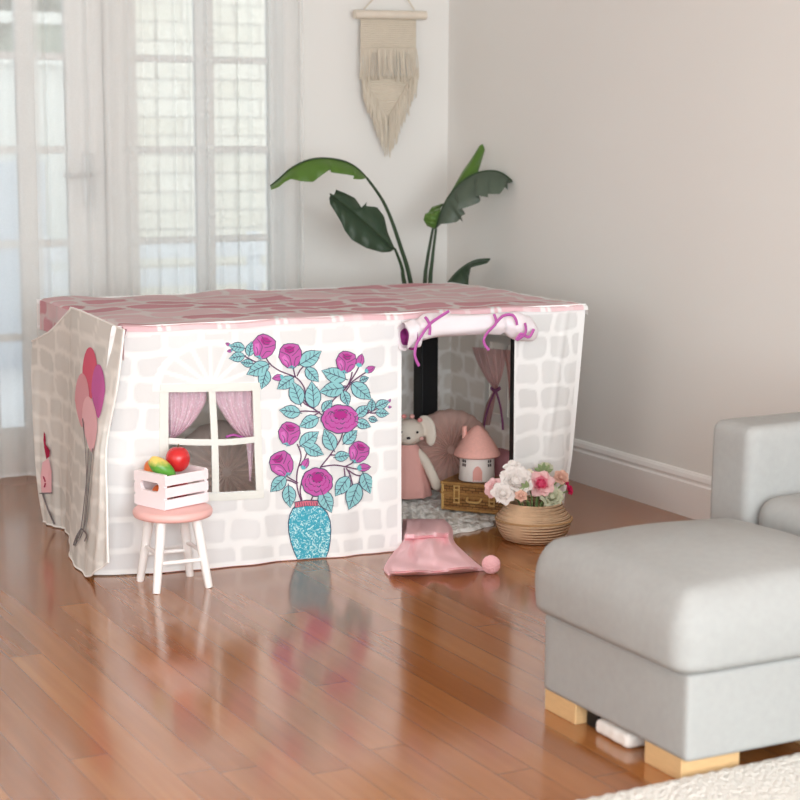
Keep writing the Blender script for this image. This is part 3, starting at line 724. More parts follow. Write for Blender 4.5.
drape([(255, 441), (253, 455), (252, 468), (251, 481)], [(246, 441), (247.5, 455), (248.5, 468), (249, 481)], 'curtain_tail', ph_root, 5.02, M_['dots'], amp=.002, nf=2, n=8)
M_['ribbon'] = mat('magenta_ribbon', lin(178, 88, 160), .55, .3, bump=.05)
def ribbon(pts, Y, parent, r=.0048, name='ribbon'):
    MB().tube(smoothpath([onY(x, y, Y-.003*math.sin(3*i)) for i, (x, y) in enumerate(pts)], 6), r, 8, flat=.45).build(name, M_['ribbon'], parent)
MB().tube(smoothpath([onY(x, y, 5.015) for x, y in ((226, 437), (234, 435), (244, 438), (254, 440))], 5), .004, 6).build('curtain_tie', M_['ribbon'], ph_root)

# rolled up door flap over the doorway
M_['roll'] = mat('rolled_cotton', lin(243, 236, 240), .9, .1, bump=.25, bscale=30, var=.06, vscale=20, trans=.1)
ctr = smoothpath([onY(x, y, 4.955) for x, y in ((403, 337), (414, 332), (432, 326), (460, 325), (488, 323.5), (505, 324), (520, 327), (534, 331))], 10)
nR = len(ctr); rl = MB(); rings = []
for i, p in enumerate(ctr):
    t = i/(nR-1)
    r = .037+.004*math.sin(9*t)+.007*sstep(.1, 0, t)-.014*math.exp(-((t-.18)/.03)**2)*.6-.010*math.exp(-((t-.70)/.03)**2)+.006*math.exp(-((t-.82)/.06)**2)-.012*sstep(.93, 1, t)
    rings.append([p+Vector((0, math.cos(2*PI*j/28), math.sin(2*PI*j/28)))*r*(1+.05*math.sin(5*2*PI*j/28+6*t)+.03*math.sin(3*2*PI*j/28-9*t)) for j in range(28)])
rl.grid(rings, 0, closeu=True); rl.add(rings[-1], [tuple(range(28))])
# spiral of cloth layers inside the open end
c0 = ctr[0]
for k in range(1, 5):
    rk = 1-.2*k
    rl.grid([[c0+(q-c0)*rk+Vector((.002*k+d*.05, 0, 0)) for q in rings[0]] for d in (0, 1)], 1 if k > 1 else 0, closeu=True)
rl.add([c0+(q-c0)*.99+Vector((.03, 0, 0)) for q in rings[0]], [tuple(range(28))], 1)
roll = rl.build('rolled_flap', [M_['roll'], mat('magenta_lining', lin(150, 60, 130), .9, .1, bump=.1)], ph_root)
for pts in (((449, 311), (438, 318), (429, 325), (420, 338), (416, 346), (415, 356), (419, 366)), ((425, 317), (428, 321), (430, 327), (429.5, 335)),
            ((494, 314), (496, 323), (488, 332), (484, 339), (485, 345), (489, 350)), ((496, 323), (503, 316), (512, 315), (516, 320), (517, 325)), ((517, 340), (524, 335), (526, 330), (525, 323)), ((516, 340), (521, 334), (529, 337), (534, 329))):
    ribbon(pts, 4.893 if pts[0][0] > 510 else 4.905, ph_root)
# tied pink curtain on the inner side wall window
M_['dusty'] = mat('dusty_pink_muslin', lin(224, 192, 190), .9, .1, bump=.2, bscale=60, trans=.4)
def drapeX(outer, inner, name, X, mt, amp=.006, nf=4, n=20):
    A_ = smoothpath([Vector((x, y, 0)) for x, y in outer], 8); B_ = smoothpath([Vector((x, y, 0)) for x, y in inner], 8); P_ = []
    for i in range(len(A_)):
        P_.append([onX(*(A_[i].lerp(B_[i], j/n)).xy, X-amp*(1+math.sin(nf*2*PI*j/n))) for j in range(n+1)])
    return MB().grid(P_).build(name, mt, ph_root)
drapeX([(472, 347), (478, 364), (487, 380), (493, 390), (486, 405), (482, 425)], [(506, 350), (505, 362), (502, 376), (497, 390), (494, 405), (490, 425)], 'inner_curtain', 3.262, M_['dusty'])
drapeX([(503, 350), (506, 364), (508, 380), (509, 400)], [(513, 350), (513, 364), (513, 380), (513, 400)], 'inner_curtain', 3.263, M_['dusty'], nf=2)
def ribX(pts, X, r=.005): MB().tube(smoothpath([onX(x, y, X) for x, y in pts], 6), r, 8, flat=.5).build('ribbon', mat('plum_ribbon', lin(140, 84, 122), .6, .3, bump=.05) if 'plum' not in M_ else M_['plum'], ph_root)
M_['plum'] = mat('plum_ribbon', lin(140, 84, 122), .6, .3, bump=.05)
ribX(((491, 388), (495, 391), (500, 388)), 3.240, .007); ribX(((495, 391), (489, 405), (485, 420), (484, 428)), 3.240); ribX(((496, 391), (500, 405), (502, 418), (503, 430)), 3.240, .006)

# ------------------------------------------------------------------ stool with crate of toy fruit
M_['stoolw'] = mat('white_enamel', lin(242, 240, 238), .35, .4, bump=.01)
M_['stoolp'] = mat('pale_pink_enamel', lin(240, 188, 182), .35, .4, bump=.01, var=.03)
SZ = .232
feet = [onZ(156.5, 593.5, 0), onZ(209, 587.5, 0), onZ(140, 581, 0), onZ(190, 576, 0)]
sc_ = sum(feet, Vector())/4; sc_.z = 0
st = empty('stool', sc_, 'small round pink topped stool with white legs before the cloth playhouse', 'stool')
MB().lathe([(.0, SZ-.026), (.105, SZ-.026), (.113, SZ-.023), (.116, SZ-.016), (.116, SZ-.008), (.112, SZ-.002), (.105, SZ), (0, SZ)], Matrix.Translation(sc_), 40).build('seat', M_['stoolp'], st)
tops = []
for f in feet:
    t = sc_+(f-sc_)*.66; t.z = SZ-.024; tops.append(t)
    MB().tube([f, f.lerp(t, .04), f.lerp(t, .5), t], [.0105, .0115, .0135, .0155], 14).build('leg', M_['stoolw'], st)
for (a, b, k) in ((0, 1, .40), (2, 3, .40), (0, 2, .52), (1, 3, .52)):
    MB().tube([feet[a].lerp(tops[a], k), feet[b].lerp(tops[b], k)], .0065, 10).build('stretcher', M_['stoolw'], st)
# crate
M_['crate'] = mat('pale_pink_painted_wood', lin(244, 233, 235), .55, .25, bump=.05, bscale=60, var=.02)
cA = onZ(164.5, 511, SZ); cB = onZ(133, 504, SZ); cC = onZ(206, 499, SZ)
ex = (cB-cA); ew = ex.length; ex.normalize(); ey = Vector((-ex.y, ex.x, 0)); 
if ey.dot(cC-cA) < 0: ey = -ey
el = (cC-cA).dot(ey)
el = max(.14, min(el*.94, .165)); ew = max(.10, min(ew, .13))
CM = Matrix(((ex.x, ey.x, 0, cA.x), (ex.y, ey.y, 0, cA.y), (0, 0, 1, SZ+.001), (0, 0, 0, 1)))
CH = .103
crate = empty('toy_crate', CM @ Vector((ew/2, el/2, 0)), 'pale pink slatted wooden crate of toy fruit on the round stool', 'crate')
def endpanel(y0, y1):
    """board with a hand hole: outline + hole, extruded"""
    out = [(0, 0), (ew, 0), (ew, CH), (0, CH)]
    hw, hh, hz_ = ew*.32, .014, CH*.64; hole = []
    for i in range(20):
        a = 2*PI*i/20; x = math.cos(a); z = math.sin(a)
        hole.append((ew/2+(hw-hh)*(1 if x > .01 else -1 if x < -.01 else 0)+hh*x, hz_+hh*z-.006*(1-((ew/2-(ew/2+(hw)*x))/hw)**2)*.6))
    ob = []
    for i in range(20):
        a = 2*PI*i/20; c_, s_ = math.cos(a), math.sin(a); k = min((ew/2)/max(1e-6, abs(c_)), (CH-hz_ if s_ > 0 else hz_)/max(1e-6, abs(s_)))
        ob.append((ew/2+c_*k, hz_+s_*k))
    # make the ring of boundary points include the corners
    for cx_, cz_ in out:
        j = min(range(20), key=lambda q: (ob[q][0]-cx_)**2+(ob[q][1]-cz_)**2); ob[j] = (cx_, cz_)
    mb = MB(); W_ = lambda x, y, z: CM @ Vector((x, y, z))
    mb.grid([[W_(x, y0, z) for x, z in ob], [W_(x, y0, z) for x, z in hole], [W_(x, y1, z) for x, z in hole], [W_(x, y1, z) for x, z in ob], [W_(x, y0, z) for x, z in ob]], closeu=True)
    return mb
endpanel(0, .011).build('end_panel', M_['crate'], crate, smooth=False, weld=True); endpanel(el-.011, el).build('end_panel', M_['crate'], crate, smooth=False, weld=True)
for sx in (0, 1):
    for k in range(3):
        z0 = .002+k*.0345
        MB().box(-.006 if sx == 0 else ew, .001 if sx == 0 else ew+.006, 0, el, z0, z0+.0285, M=CM).build('slat', M_['crate'], crate, smooth=False, bevel=.0015)
MB().box(0, ew, .011, el-.011, 0, .006, M=CM).build('base_board', M_['crate'], crate, smooth=False)
# toy fruit piled in the crate (some hidden below carry the upper ones)
def fruit(name, c, r, sx, sy, sz, m, label, ang=0, stem=True, tip=0):
    mb = MB(); n = 24; prof = []
    for i in range(17):
        th = PI*i/16; rr = math.sin(th); z = -math.cos(th)
        dip = .12*math.exp(-((th-PI)/.35)**2)+.06*math.exp(-(th/.3)**2)
        prof.append((max(.001, r*rr*(1+.05*z)), r*sz*(z-dip*z+tip*z*z*z)))
    Mx = Matrix.Translation(c) @ Matrix.Rotation(math.radians(ang), 4, CV) @ Matrix.Diagonal((sx, sy, 1, 1))
    root = empty(name, (c[0], c[1], c[2]-r*sz), label, 'toy fruit', 'toy fruit in the crate')
    mb.lathe(prof, Mx, n).build('flesh', m, root)
    if stem: MB().tube([Mx @ Vector((0, 0, r*sz*.86)), Mx @ Vector((.002, 0, r*sz*1.02)), Mx @ Vector((.004, .001, r*sz*1.14))], .0022, 8).build('stem', mat('stem_brown', lin(110, 80, 50), .7, .2, bump=.1), root)
    return root
def grad_mat(name, a, b, axis, p0, p1):
    m = mat(name, lin(*a), .3, .4, bump=.01); N = m.node_tree.nodes; L = m.node_tree.links
    tc = N.new('ShaderNodeTexCoord'); sp = N.new('ShaderNodeSeparateXYZ'); L.new(tc.outputs['Generated'], sp.inputs[0])
    ns = N.new('ShaderNodeTexNoise'); ns.inputs['Scale'].default_value = 6; L.new(tc.outputs['Generated'], ns.inputs['Vector'])
    ad = N.new('ShaderNodeMath'); ad.operation = 'MULTIPLY_ADD'; ad.inputs[1].default_value = .25; L.new(ns.outputs['Fac'], ad.inputs[0]); L.new(sp.outputs[axis], ad.inputs[2])
    ra = N.new('ShaderNodeValToRGB'); ra.color_ramp.elements[0].position = p0; ra.color_ramp.elements[0].color = lin(*a); ra.color_ramp.elements[1].position = p1; ra.color_ramp.elements[1].color = lin(*b)
    L.new(ad.outputs[0], ra.inputs[0]); L.new(ra.outputs[0], N['Principled BSDF'].inputs['Base Color']); return m
mred = mat('toy_red', lin(206, 44, 46), .25, .5, var=.12, vscale=25, bump=.01)
mgreen = grad_mat('toy_mango', (92, 156, 58), (240, 206, 110), 2, .72, 1.1)
morange = grad_mat('toy_peach', (226, 120, 62), (240, 200, 130), 0, .3, .9)
pc = lambda u, v, z: CM @ Vector((ew*u, el*v, z))
fruit('toy_apple', pc(.5, .66, .128), .036, 1, 1, 1.08, mred, 'shiny red toy apple, tallest fruit in the pink crate on the stool', 0)
fruit('toy_mango', pc(.44, .25, .112), .025, 1, 1, 1.75, mgreen, 'green and yellow toy mango lying across the front of the pink crate', -52, False, .12)
fruit('toy_peach', pc(.80, .30, .104), .029, 1, 1, .95, morange, 'orange toy peach at the left behind the green mango in the crate', 10, False)
fruit('toy_orange', pc(.5, .27, .036), .029, 1, 1, .95, mat('toy_orange', lin(214, 104, 52), .35, .4, bump=.1, bscale=150), 'orange toy fruit seen through the hand hole of the pink crate', 0, False)
fruit('toy_apple', pc(.5, .68, .037), .030, 1, 1, 1.0, mat('toy_dark_red', lin(170, 36, 44), .3, .5, bump=.01), 'dark red toy apple under the top apple, glimpsed between the crate slats', 0, False)

# ------------------------------------------------------------------ inside the tent
# round fluffy rug
def bobble_mat():
    m = mat('cream_bobble_wool', lin(238, 236, 230), .95, .05, var=.05, vscale=60); N = m.node_tree.nodes; L = m.node_tree.links
    v = N.new('ShaderNodeTexVoronoi'); v.inputs['Scale'].default_value = 38; tc = N.new('ShaderNodeTexCoord'); L.new(tc.outputs['Object'], v.inputs['Vector'])
    b = N.new('ShaderNodeBump'); b.invert = True; b.inputs['Strength'].default_value = .9; b.inputs['Distance'].default_value = .012; L.new(v.outputs['Distance'], b.inputs['Height']); L.new(b.outputs[0], N['Principled BSDF'].inputs['Normal']); return m
RC = Vector((2.80, 5.43, 0)); RRr = .385
mb = MB(); P_ = []; NA = 200
for i in range(64):
    r = RRr*(1-(i/63))+.0005; row = []
    for j in range(NA):
        a = 2*PI*j/NA; rr_ = r*(1+.012*math.sin(a*23)+.006*math.sin(a*41)); x, y = rr_*math.cos(a), rr_*math.sin(a)
        z = .012+.0055*math.sin(x*135+y*40)*math.sin(y*135-x*40)+.0015*math.sin(x*410)*math.sin(y*390)
        row.append(RC+Vector((x, y, z if i else .001)))
    P_.append(row)
mb.grid(P_, closeu=True); mb.add(P_[0], [tuple(range(NA))])
o = mb.build('round_rug', bobble_mat()); tag(o, 'round cream bobbly rug on the floor inside the playhouse doorway', 'rug')
RT = .021
# pleated round cushions
def round_cushion(c, R, T, face, m, label, name='round_cushion', npl=22):
    """face: direction the button side points"""
    f = Vector(face).normalized(); q = Vector((0, 0, 1)).rotation_difference(f).to_matrix().to_4x4()
    root = empty(name, (c[0], c[1], max(.0, c[2]-R)), label, 'cushion')
    Mx = Matrix.Translation(c) @ q; vs = []; n = npl*6; prof = []
    K = 22
    for i in range(K+1):
        th = PI*i/K; prof.append((math.sin(th)**.62, math.cos(th)))
    P_ = []
    for (pr, pz) in prof:
        row = []
        for j in range(n):
            a = 2*PI*j/n; pl = math.cos(npl*a)
            k = 1+.012*pl*pr; z = pz*T/2
            z *= (1-.42*math.exp(-(pr/.22)**2))
            z += math.copysign(1, pz)*(.0075*pl*math.sin(PI*min(1, pr*1.02))**.7 if abs(pz) > .01 else 0)
            row.append(Mx @ Vector((R*pr*k*math.cos(a), R*pr*k*math.sin(a), z)))
        P_.append(row)
    MB().grid(P_, closeu=True).build('cover', m, root)
    MB().lathe([(.001, -.006), (.018, -.004), (.02, 0), (.016, .005), (.001, .008)], Mx @ Matrix.Translation((0, 0, T/2*.60)), 18).build('button', m, root)
    return root
M_['velvet'] = mat('dusty_rose_velvet', lin(200, 164, 153), .8, .25, var=.08, vscale=14, bump=.08, bscale=120)
pc1 = onY(455, 452, 5.56); round_cushion(Vector((pc1.x-.008, 5.58, RT+.150)), .152, .12, (-.40, -.88, .25), M_['velvet'], 'round pleated dusty rose velvet cushion behind the house lamp in the doorway')
pc2 = onY(226, 478, 5.52); round_cushion(Vector((pc2.x, 5.52, .178)), .178, .11, (-.30, -.92, .22), mat('taupe_rose_velvet', lin(236, 216, 206), .8, .25, var=.06, vscale=14, bump=.08, bscale=120), 'round pleated taupe pink cushion seen through the cloth window', npl=18)
sc1 = onX(507, 468, 3.18)
o = roundbox(3.165, 3.258, 5.30, 5.46, RT-.02, .20, .045, side=.0).build('small_cushion', mat('rose_pink_plush', lin(196, 138, 146), .95, .1, bump=.5, bscale=140, var=.08)); tag(o, 'small rose pink plush cushion behind the wicker case at the doorway edge', 'cushion')

# wicker suitcase
M_['wicker'] = mat('honey_wicker', lin(168, 124, 72), .6, .3, var=.35, vscale=90, bump=.5, bscale=160)
def weave_mat():
    m = mat('woven_wicker', lin(160, 116, 66), .55, .35); N = m.node_tree.nodes; L = m.node_tree.links
    tc = N.new('ShaderNodeTexCoord')
    mp = N.new('ShaderNodeMapping'); mp.inputs['Scale'].default_value = (1, 1, 1); L.new(tc.outputs['UV'], mp.inputs[0])
    ck = N.new('ShaderNodeTexBrick'); ck.inputs['Scale'].default_value = 1; ck.inputs['Brick Width'].default_value = .024; ck.inputs['Row Height'].default_value = .0095; ck.inputs['Mortar Size'].default_value = .0014; ck.inputs['Mortar Smooth'].default_value = .6
    ck.inputs['Color1'].default_value = lin(178, 132, 78); ck.inputs['Color2'].default_value = lin(146, 100, 54); ck.inputs['Mortar'].default_value = lin(74, 46, 24)
    L.new(mp.outputs[0], ck.inputs['Vector']); L.new(ck.outputs['Color'], N['Principled BSDF'].inputs['Base Color'])
    b = N.new('ShaderNodeBump'); b.invert = True; b.inputs['Strength'].default_value = .8; b.inputs['Distance'].default_value = .004; L.new(ck.outputs['Fac'], b.inputs['Height']); L.new(b.outputs[0], N['Principled BSDF'].inputs['Normal']); return m
M_['weave'] = weave_mat()
def boxuv(o):
    """uv in metres from the dominant local axis"""
    me = o.data; uv = me.uv_layers.new(name='UVMap')
    for p in me.polygons:
        n = p.normal
        for li in p.loop_indices:
            v = me.vertices[me.loops[li].vertex_index].co
            if abs(n.z) > .7: uv.data[li].uv = (v.x, v.y)
            else:
                t = Vector((-n.y, n.x, 0)).normalized(); uv.data[li].uv = (v.dot(t), v.z)
sA = onZ(443, 509, RT); sdir = Vector((.62, -.78, 0)).normalized(); snor = Vector((.78, .62, 0))
SM_ = Matrix(((sdir.x, snor.x, 0, sA.x), (sdir.y, snor.y, 0, sA.y), (0, 0, 1, RT), (0, 0, 0, 1)))
SL, SD, SH = .25, .15, .098
case = empty('wicker_suitcase', SM_ @ Vector((SL/2, SD/2, 0)), 'small honey wicker suitcase lying on the round rug under the house lamp', 'suitcase')
b1 = MB().box(0, SL, 0, SD, 0, .053, M=SM_).build('body', M_['weave'], case, smooth=False); boxuv(b1)
b2 = MB().box(-.004, SL+.004, -.004, SD+.004, .056, SH, M=SM_).build('lid', M_['weave'], case, smooth=False); boxuv(b2)
for nm, z0 in (('body_rim', .050), ('lid_rim', .060), ('lid_rim', SH-.004), ('body_rim', .005)):
    e = .004 if nm == 'lid_rim' else 0.001
    q = [SM_ @ Vector(p) for p in ((-e, -e, z0), (SL+e, -e, z0), (SL+e, SD+e, z0), (-e, SD+e, z0), (-e, -e, z0))]
    MB().tube(q, .006, 8).build(nm, M_['wicker'], case)
M_['cane'] = mat('pale_cane', lin(206, 166, 104), .5, .35, bump=.1, var=.1, vscale=60)
for u in (.055, .185):
    cl = MB()
    for du in (-.009, .009): cl.tube([SM_ @ Vector((u+du, -.011, z)) for z in (.030, .05, .07, .088)], .0028, 6)
    for z in (.03, .045, .075, .088): cl.tube([SM_ @ Vector((u+d_, -.012, z)) for d_ in (-.012, 0, .012)], .0026, 6)
    cl.build('clasp', M_['cane'], case)
for u in (.0, SL): MB().tube([SM_ @ Vector((u, -.005, z)) for z in (.002, .05, SH)], .005, 6).build('corner_binding', M_['cane'], case)
MB().tube(smoothpath([SM_ @ Vector(p) for p in ((.095, -.008, .05), (.098, -.022, .040), (.12, -.024, .038), (.142, -.022, .040), (.145, -.008, .05))], 5), .004, 8).build('handle', M_['cane'], case)

# house night light on the suitcase
hc = onZ(481, 478, RT+SH); hc = SM_ @ Vector((.095, .075, SH)); hz0 = hc.z+.003
hr = .062
house = empty('house_lamp', (hc.x, hc.y, hz0), 'round white house lamp with pink cone roof standing on the wicker suitcase', 'lamp')
HMx = Matrix.Translation((hc.x, hc.y, hz0))
M_['porc'] = mat('white_porcelain', lin(236, 228, 222), .4, .4, bump=.02)
M_['roofp'] = mat('salmon_speckled_roof', lin(238, 178, 166), .6, .3, var=.12, vscale=120, bump=.15, bscale=120)
MB().lathe([(.001, 0), (hr, 0), (hr+.001, .004), (hr-.001, .04), (hr-.002, .094), (.001, .094)], HMx, 40).build('tower', M_['porc'], house)
MB().lathe([(.001, .082), (.076, .082), (.081, .086), (.080, .094), (.070, .113), (.058, .132), (.044, .152), (.029, .170), (.013, .184), (.005, .188), (.001, .1885)], HMx, 40).build('roof', M_['roofp'], house)
vd = (Vector((0, 0, 0))-Vector((hc.x, hc.y, 0))).normalized(); va = math.atan2(vd.y, vd.x)
ca_ = va-.95*.0 
def on_tower(a, z, rr=hr+.0008): return Vector((hc.x+rr*math.cos(a), hc.y+rr*math.sin(a), hz0+z))
def patch(name, a0, a1, z0, z1, m, arch=False, rr=hr+.0008):
    P_ = []
    for i in range(11):
        t = i/10; a = lerp(a0, a1, t); zt = z1-(z1-z0)*.35*(2*t-1)**2 if arch else z1
        P_.append([on_tower(a, z0, rr), on_tower(a, zt, rr)])
    return MB().grid(P_).build(name, m, house)
patch('door', va-.22, va+.30, .002, .056, mat('pink_door', lin(228, 166, 156), .5, .3, bump=.02), True)
mdark = mat('window_dark', lin(58, 46, 50), .5, .3, bump=.01)
for ac_ in (va-.78, va+.78):
    for da in (-.075, .075):
        for dz in (0, .014):
            patch('window_hole', ac_+da-.055, ac_+da+.055, .052+dz, .062+dz, mdark)
chx = Vector((-.83, .2, 0)); chp = Vector((hc.x, hc.y, hz0))-Vector((CR.x, CR.y, 0)).normalized()*.044
MB().tube([chp+Vector((0, 0, .11)), chp+Vector((0, 0, .186))], .0085, 12).build('chimney', M_['roofp'], house)

# rabbit doll leaning just inside the doorway
M_['plush'] = mat('cream_plush', lin(226, 214, 200), .95, .1, bump=.3, bscale=220, var=.04)
bl = onZ(405, 497, RT); BX, BY = bl.x+.0, bl.y-.02; DS = 1.18
ax = Vector((CR.x, CR.y, 0)).normalized(); vw = Vector((-CV.x, -CV.y, 0)).normalized()   # to the right in view, towards viewer
doll = empty('rabbit_doll', (BX, BY, RT), 'cream rabbit doll in a pink dress sitting inside the doorway beside the cushion', 'doll')
def D(a, t, z): return Vector((BX, BY, RT+z*DS))+ax*a*DS+vw*t*DS
bod = MB()
hz_ = .205
bod.ball(D(.004, .01, hz_), .052, 1.08, .95, .92, 20); bod.ball(D(.0, .035, hz_-.014), .030, 1.1, 1, .85, 16)
bod.tube([D(0, 0, .03), D(0, 0, .08), D(0, .0, .13), D(0, .004, .17)], [.042, .045, .036, .024], 16)
for s in (-1, 1):
    bod.tube(smoothpath([D(s*.02, .01, .150), D(s*.048, .03, .125), D(s*.068, .045, .09), D(s*.084, .05, .055)], 4), [.018+.0*(i) for i in range(13)], 12); bod.ball(D(s*.086, .05, .052), .020, 1, 1, 1.1, 12)
    bod.tube(smoothpath([D(s*.02, .0, .03), D(s*.022, .02, .024), D(s*.025, .04, .024)], 4), [.022]*9, 12)
    bod.tube(smoothpath([D(s*.035, .0, hz_+.036), D(s*.055, .005, hz_+.034), D(s*.068, .012, hz_+.008), D(s*.068, .016, hz_-.026), D(s*.060, .02, hz_-.036)], 4), [.012, .014, .016, .018, .019, .020, .021, .021, .021, .021, .021, .020, .019, .018, .016, .013, .008], 12, flat=.55)
bo = bod.build('body', M_['plush'], doll)
rm = bo.modifiers.new('remesh', 'REMESH'); rm.mode = 'VOXEL'; rm.voxel_size = .0045; rm.use_smooth_shade = True
sm_ = bo.modifiers.new('smooth', 'SMOOTH'); sm_.iterations = 3; sm_.factor = .5
M_['dress'] = mat('blush_knit', lin(228, 172, 164), .9, .1, bump=.4, bscale=160)
dp = [(.026, .168), (.034, .160), (.046, .13), (.054, .09), (.064, .05), (.072, .014), (.070, .012), (.05, .05), (.03, .1)]
dr = MB(); n_ = 48; P_ = []
for (r, z) in dp: P_.append([D(r*math.cos(2*PI*j/n_)*(1+.05*math.sin(9*2*PI*j/n_)*(1-z/.17)), r*math.sin(2*PI*j/n_)*(1+.05*math.sin(9*2*PI*j/n_)*(1-z/.17))*.9+.012, z) for j in range(n_)])
dr.grid(P_, closeu=True); dr.build('dress', M_['dress'], doll)
for s in (-1, 1):
    MB().ball(D(.004+s*.024, .054, hz_+.006), .0048, n=10).build('eye', M_['black'], doll)
MB().ball(D(.002, .065, hz_-.010), .0062, 1.2, 1, .8, 10).build('nose', mat('dark_thread', lin(60, 50, 54), .7, .2, bump=.05), doll)
for s in (-1, 1): MB().ball(D(.004+s*.037, .045, hz_-.014), .008, 1, .6, .8, 10).build('cheek', mat('blush_felt', lin(238, 186, 178), .9, .1, bump=.05), doll)
# band of small felt flowers across the head
for k, (a, z) in enumerate(((-.035, .040), (-.012, .050), (.012, .050), (.036, .039))):
    MB().ball(D(a, .030, hz_+z), .010, 1, .8, .8, 10).build('headband_flower', mat('coral_felt', lin(232, 150, 146), .9, .1, bump=.1) if k % 2 else M_['dress'], doll)

# belly basket with flowers
bkc = Vector((3.022, 4.866, 0))
def basket_mat():
    m = mat('seagrass', lin(204, 172, 140), .8, .15, var=.18, vscale=40); N = m.node_tree.nodes; L = m.node_tree.links
    tc = N.new('ShaderNodeTexCoord'); sp = N.new('ShaderNodeSeparateXYZ'); L.new(tc.outputs['Object'], sp.inputs[0])
    at = N.new('ShaderNodeMath'); at.operation = 'ARCTAN2'; L.new(sp.outputs[0], at.inputs[0]); L.new(sp.outputs[1], at.inputs[1])
    s1 = N.new('ShaderNodeMath'); s1.operation = 'MULTIPLY'; s1.inputs[1].default_value = 46; L.new(at.outputs[0], s1.inputs[0])
    s2 = N.new('ShaderNodeMath'); s2.operation = 'MULTIPLY'; s2.inputs[1].default_value = 620; L.new(sp.outputs[2], s2.inputs[0])
    si = N.new('ShaderNodeMath'); si.operation = 'SINE'; L.new(s1.outputs[0], si.inputs[0]); sj = N.new('ShaderNodeMath'); sj.operation = 'SINE'; L.new(s2.outputs[0], sj.inputs[0])
    pr = N.new('ShaderNodeMath'); pr.operation = 'MULTIPLY'; L.new(si.outputs[0], pr.inputs[0]); L.new(sj.outputs[0], pr.inputs[1])
    b = N.new('ShaderNodeBump'); b.inputs['Strength'].default_value = .9; b.inputs['Distance'].default_value = .006; L.new(pr.outputs[0], b.inputs['Height']); L.new(b.outputs[0], N['Principled BSDF'].inputs['Normal'])
    return m
bk = empty('belly_basket', bkc, 'round woven seagrass basket full of flowers before the doorway corner of the playhouse', 'basket')
MB().lathe([(.001, .001), (.075, .001), (.088, .006), (.102, .028), (.111, .052), (.113, .066), (.109, .078), (.100, .088), (.092, .099), (.086, .112), (.083, .122), (.079, .122), (.082, .106), (.095, .088), (.102, .066), (.09, .03), (.07, .012), (.001, .010)], Matrix.Translation(bkc) @ Matrix.Diagonal((1.10, 1.10, 1.05, 1)), 64, wob=lambda a, z: 1+.008*math.sin(3*a)+.006*math.sin(60*a)).build('bowl', basket_mat(), bk)
MB().tube([bkc+Vector((.1243*math.cos(a*PI/24), .1243*math.sin(a*PI/24), .0725)) for a in range(49)], .0035, 6).build('belly_fold', mat('seagrass_dark', lin(176, 140, 100), .8, .15, bump=.4), bk)
# flowers: petalled heads
def petal_flower(name, px, r, cols, label, Y, layers=4, np_=7, face=None, center=None, up=.5):
    """layers of cupped petals around an axis"""
    c = onY(px[0], px[1], Y); f = Vector(face or (-.35, -.75, up)).normalized()
    q = Vector((0, 0, 1)).rotation_difference(f).to_matrix().to_4x4(); Mx = Matrix.Translation(c) @ q
    r *= 1.18; rn = random.Random(int(px[0]*7+px[1])); mb = MB()
    for l in range(layers):
        k = l/(max(1, layers-1)); op = lerp(1.25, .18, k); R = r*lerp(1.0, .55, k)
        for i in range(np_-(l//2)):
            a = 2*PI*(i+.5*(l % 2))/(np_-(l//2))+rn.uniform(-.15, .15); w = R*rn.uniform(.42, .52); o_ = op*rn.uniform(.85, 1.1)
            P_ = []
            for s in range(6):
                t = s/5; ro = []
                for e in range(5):
                    g = (e-2)/2; wid = w*math.sin(PI*(.12+.80*t))**.7*(1 if t < 1 else .5)
                    th = o_*(.35+.65*t)+.12*math.sin(9*g+l)*t
                    rad = R*t*math.sin(min(1.5, th)); hh = R*t*math.cos(th)*.9-.12*R*g*g*-1*.5
                    ro.append(Mx @ Vector((rad*math.cos(a)-g*wid*math.sin(a), rad*math.sin(a)+g*wid*math.cos(a), hh-r*.35)))
                P_.append(ro)
            mb.grid(P_, min(len(cols)-1, int(k*len(cols))) if len(cols) > 1 else 0)
    root = empty(name, c-Vector((0, 0, r)), label, 'flower', 'silk flowers in the basket')
    mb.build('petals', cols, root)
    cm = center or cols[-1]
    MB().ball(c+f*r*.02, r*.22, n=10).build('flower_centre', cm, root)
    MB().tube([c-f*r*.3, c.lerp(Vector((bkc.x, bkc.y, .11)), .6), Vector((lerp(c.x, bkc.x, .8), lerp(c.y, bkc.y, .8), .07))], .003, 6).build('stem', mat('stem_green', lin(120, 140, 90), .7, .2, bump=.05), root)
    return root
fw_ = mat('petal_white', lin(244, 238, 234), .7, .2, trans=.2, bump=.05); fc_ = mat('petal_cream', lin(238, 226, 206), .7, .2, trans=.2, bump=.05)
fp_ = mat('petal_blush', lin(244, 204, 204), .7, .2, trans=.2, bump=.05); fr_ = mat('petal_pink', lin(240, 150, 168), .7, .2, trans=.2, bump=.05); fd_ = mat('petal_deep_pink', lin(222, 80, 118), .7, .2, trans=.2, bump=.05)
fg_ = mat('petal_green_white', lin(206, 208, 182), .7, .2, trans=.2, bump=.05); fre = mat('petal_crimson', lin(190, 30, 84), .7, .2, bump=.05); fpe = mat('petal_peach', lin(232, 190, 172), .7, .2, trans=.2, bump=.05)
petal_flower('peony', (516, 481), .052, [fw_], 'large white peony at the left of the basket, fullest white bloom', 4.86, 5, 8)
petal_flower('peony', (503, 493), .036, [fw_], 'white peony hanging lowest over the left basket rim', 4.85, 4, 7)
petal_flower('peony', (494, 488), .033, [fp_], 'blush pink peony at the far left tip of the basket', 4.90, 4, 7, face=(-.8, -.5, .3))
petal_flower('lily', (513, 467), .030, [fw_], 'white pointed bloom standing highest at the left of the basket', 4.90, 3, 5, up=1.3)
petal_flower('carnation', (528, 478), .030, [fc_], 'cream carnation between the white peony and the pink rose', 4.885, 4, 7)
